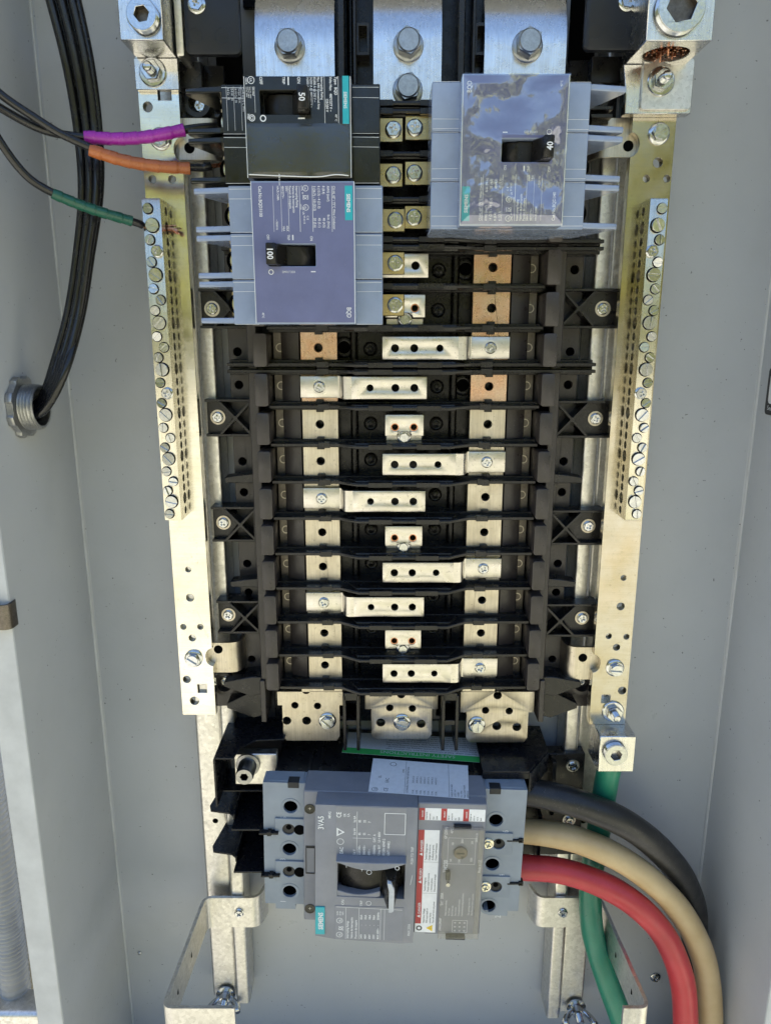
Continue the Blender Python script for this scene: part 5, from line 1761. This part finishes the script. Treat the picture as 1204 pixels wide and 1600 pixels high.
# bundle of black wires from the fitting up the left wall
TX = (70, 79, 88, 98, 106, 114)
TD = (66, 60, 66, 58, 64, 56)
MX = (121, 128, 135, 141, 148, 154)
MD = (60, 54, 61, 53, 60, 54)
LX = (120, 125, 130, 134, 138, 142)
LD = (62, 54, 64, 56, 65, 58)
lab = ["leftmost of the bundle at the top", "second from the left at the top", "third from the left at the top", "fourth from the left at the top", "second from the right at the top", "rightmost of the bundle at the top"]
for i in range(6):
    a = (i - 2.5) * 2.6
    td, md, ld = TD[i], MD[i], LD[i]
    pts = [pt(TX[i], -30, td), pt((TX[i] + MX[i]) / 2 + 6, 90, (td + md) / 2), pt(MX[i], 200, md), pt((MX[i] + LX[i]) / 2 + 8, 300, (md + ld) / 2), pt(LX[i], 400, ld), pt(LX[i] - 14, 490, ld + 3),
           pt(LX[i] - 36, 570, 74 + a * 0.7), pt(76 + a * 1.1, 618 + a * 0.5, 77 + a * 0.7), pt(58 + a * 0.6, 640 + a, 77 + a * 0.6), pt(30, 650 + a, 77 + a * 0.5)]
    b = B(); b.tube(pts, 2.55, 12, sub=8)
    b.build("black_wire", 'wire_black', org=pts[0], label="glossy black wire rising from the conduit connector, " + lab[i], cat="wire", group="black wires from the conduit connector", smooth=180)

# ================================================================== bent support brackets at the bottom
def ubracket(s, label):
    zt = -457.0
    zb = zt - 29
    o = thing("support_bracket", label, "bracket", (C0 + s * 166, zb, 20))
    xo = -155 if s < 0 else 183.5
    xi = -106 if s < 0 else 127
    xb = -150.5 if s < 0 else 178.5
    b = B()
    ins = -s
    pts = [(xi + ins * 4, 14), (xi, 29), (xb, 29), (xo, 132), (xo + ins * (50 if s < 0 else 18), 132)]
    b.strip(pts, zb, zt, 2.6, 'z', rad=7, seg=8)
    b.build("bent_strap", 'galv', o, smooth=60)
    sx = -122 if s < 0 else 148
    inst(SCR_P, "strap_screw", o, (sx, zt - 14, 30.4), 40)
    b = B()
    for k in (0.42, 0.74):
        dd = 29 + 103 * k
        xx = xb + (xo - xb) * k
        b.lathe((xx + ins * 1.32, zt - 15, dd), [(0.1, 0), (2.4, 0)], 16, 'x')
    b.build("strap_hole_shade", 'shade_black', o)
ubracket(-1, "galvanised bent support bracket at bottom left, screwed to the left mounting rail")
ubracket(1, "galvanised bent support bracket at bottom right, beside the green cable")
def wingnut(px, py, label):
    x, z = at(px, py, 30)
    o = thing("wing_nut", label, "wing nut", (x, z, 22))
    b = B()
    prof = [(3.2, -12)]
    k = 0
    while k < 16:
        prof += [(3.2, k), (2.7, k + 0.5)]
        k += 1.1
    prof += [(2.4, k)]
    b.lathe((x, z, 22), prof, 16)
    b.build("threaded_stud", 'steel', o)
    b = B()
    b.lathe((x, z, 22), [(8.4, 0), (8.4, 1.4), (5.4, 1.6), (4.6, 8), (3.3, 8.2)], 24)
    b.build("hub", 'steel', o)
    for s in (-1, 1):
        b = B()
        b.tube([(x + s * 3.5, z, 25), (x + s * 8, z - 1.2, 28), (x + s * 11.5, z - 2, 33), (x + s * 12.5, z - 2.2, 37)], 2.3, 10, sub=5, rr=lambda t: 2.2 + 0.9 * t)
        b.build("wing", 'steel', o, smooth=180)
wingnut(350, 1566, "bright zinc wing nut on the lower end of the left mounting rail")
wingnut(903, 1586, "bright zinc wing nut on the lower end of the right mounting rail")
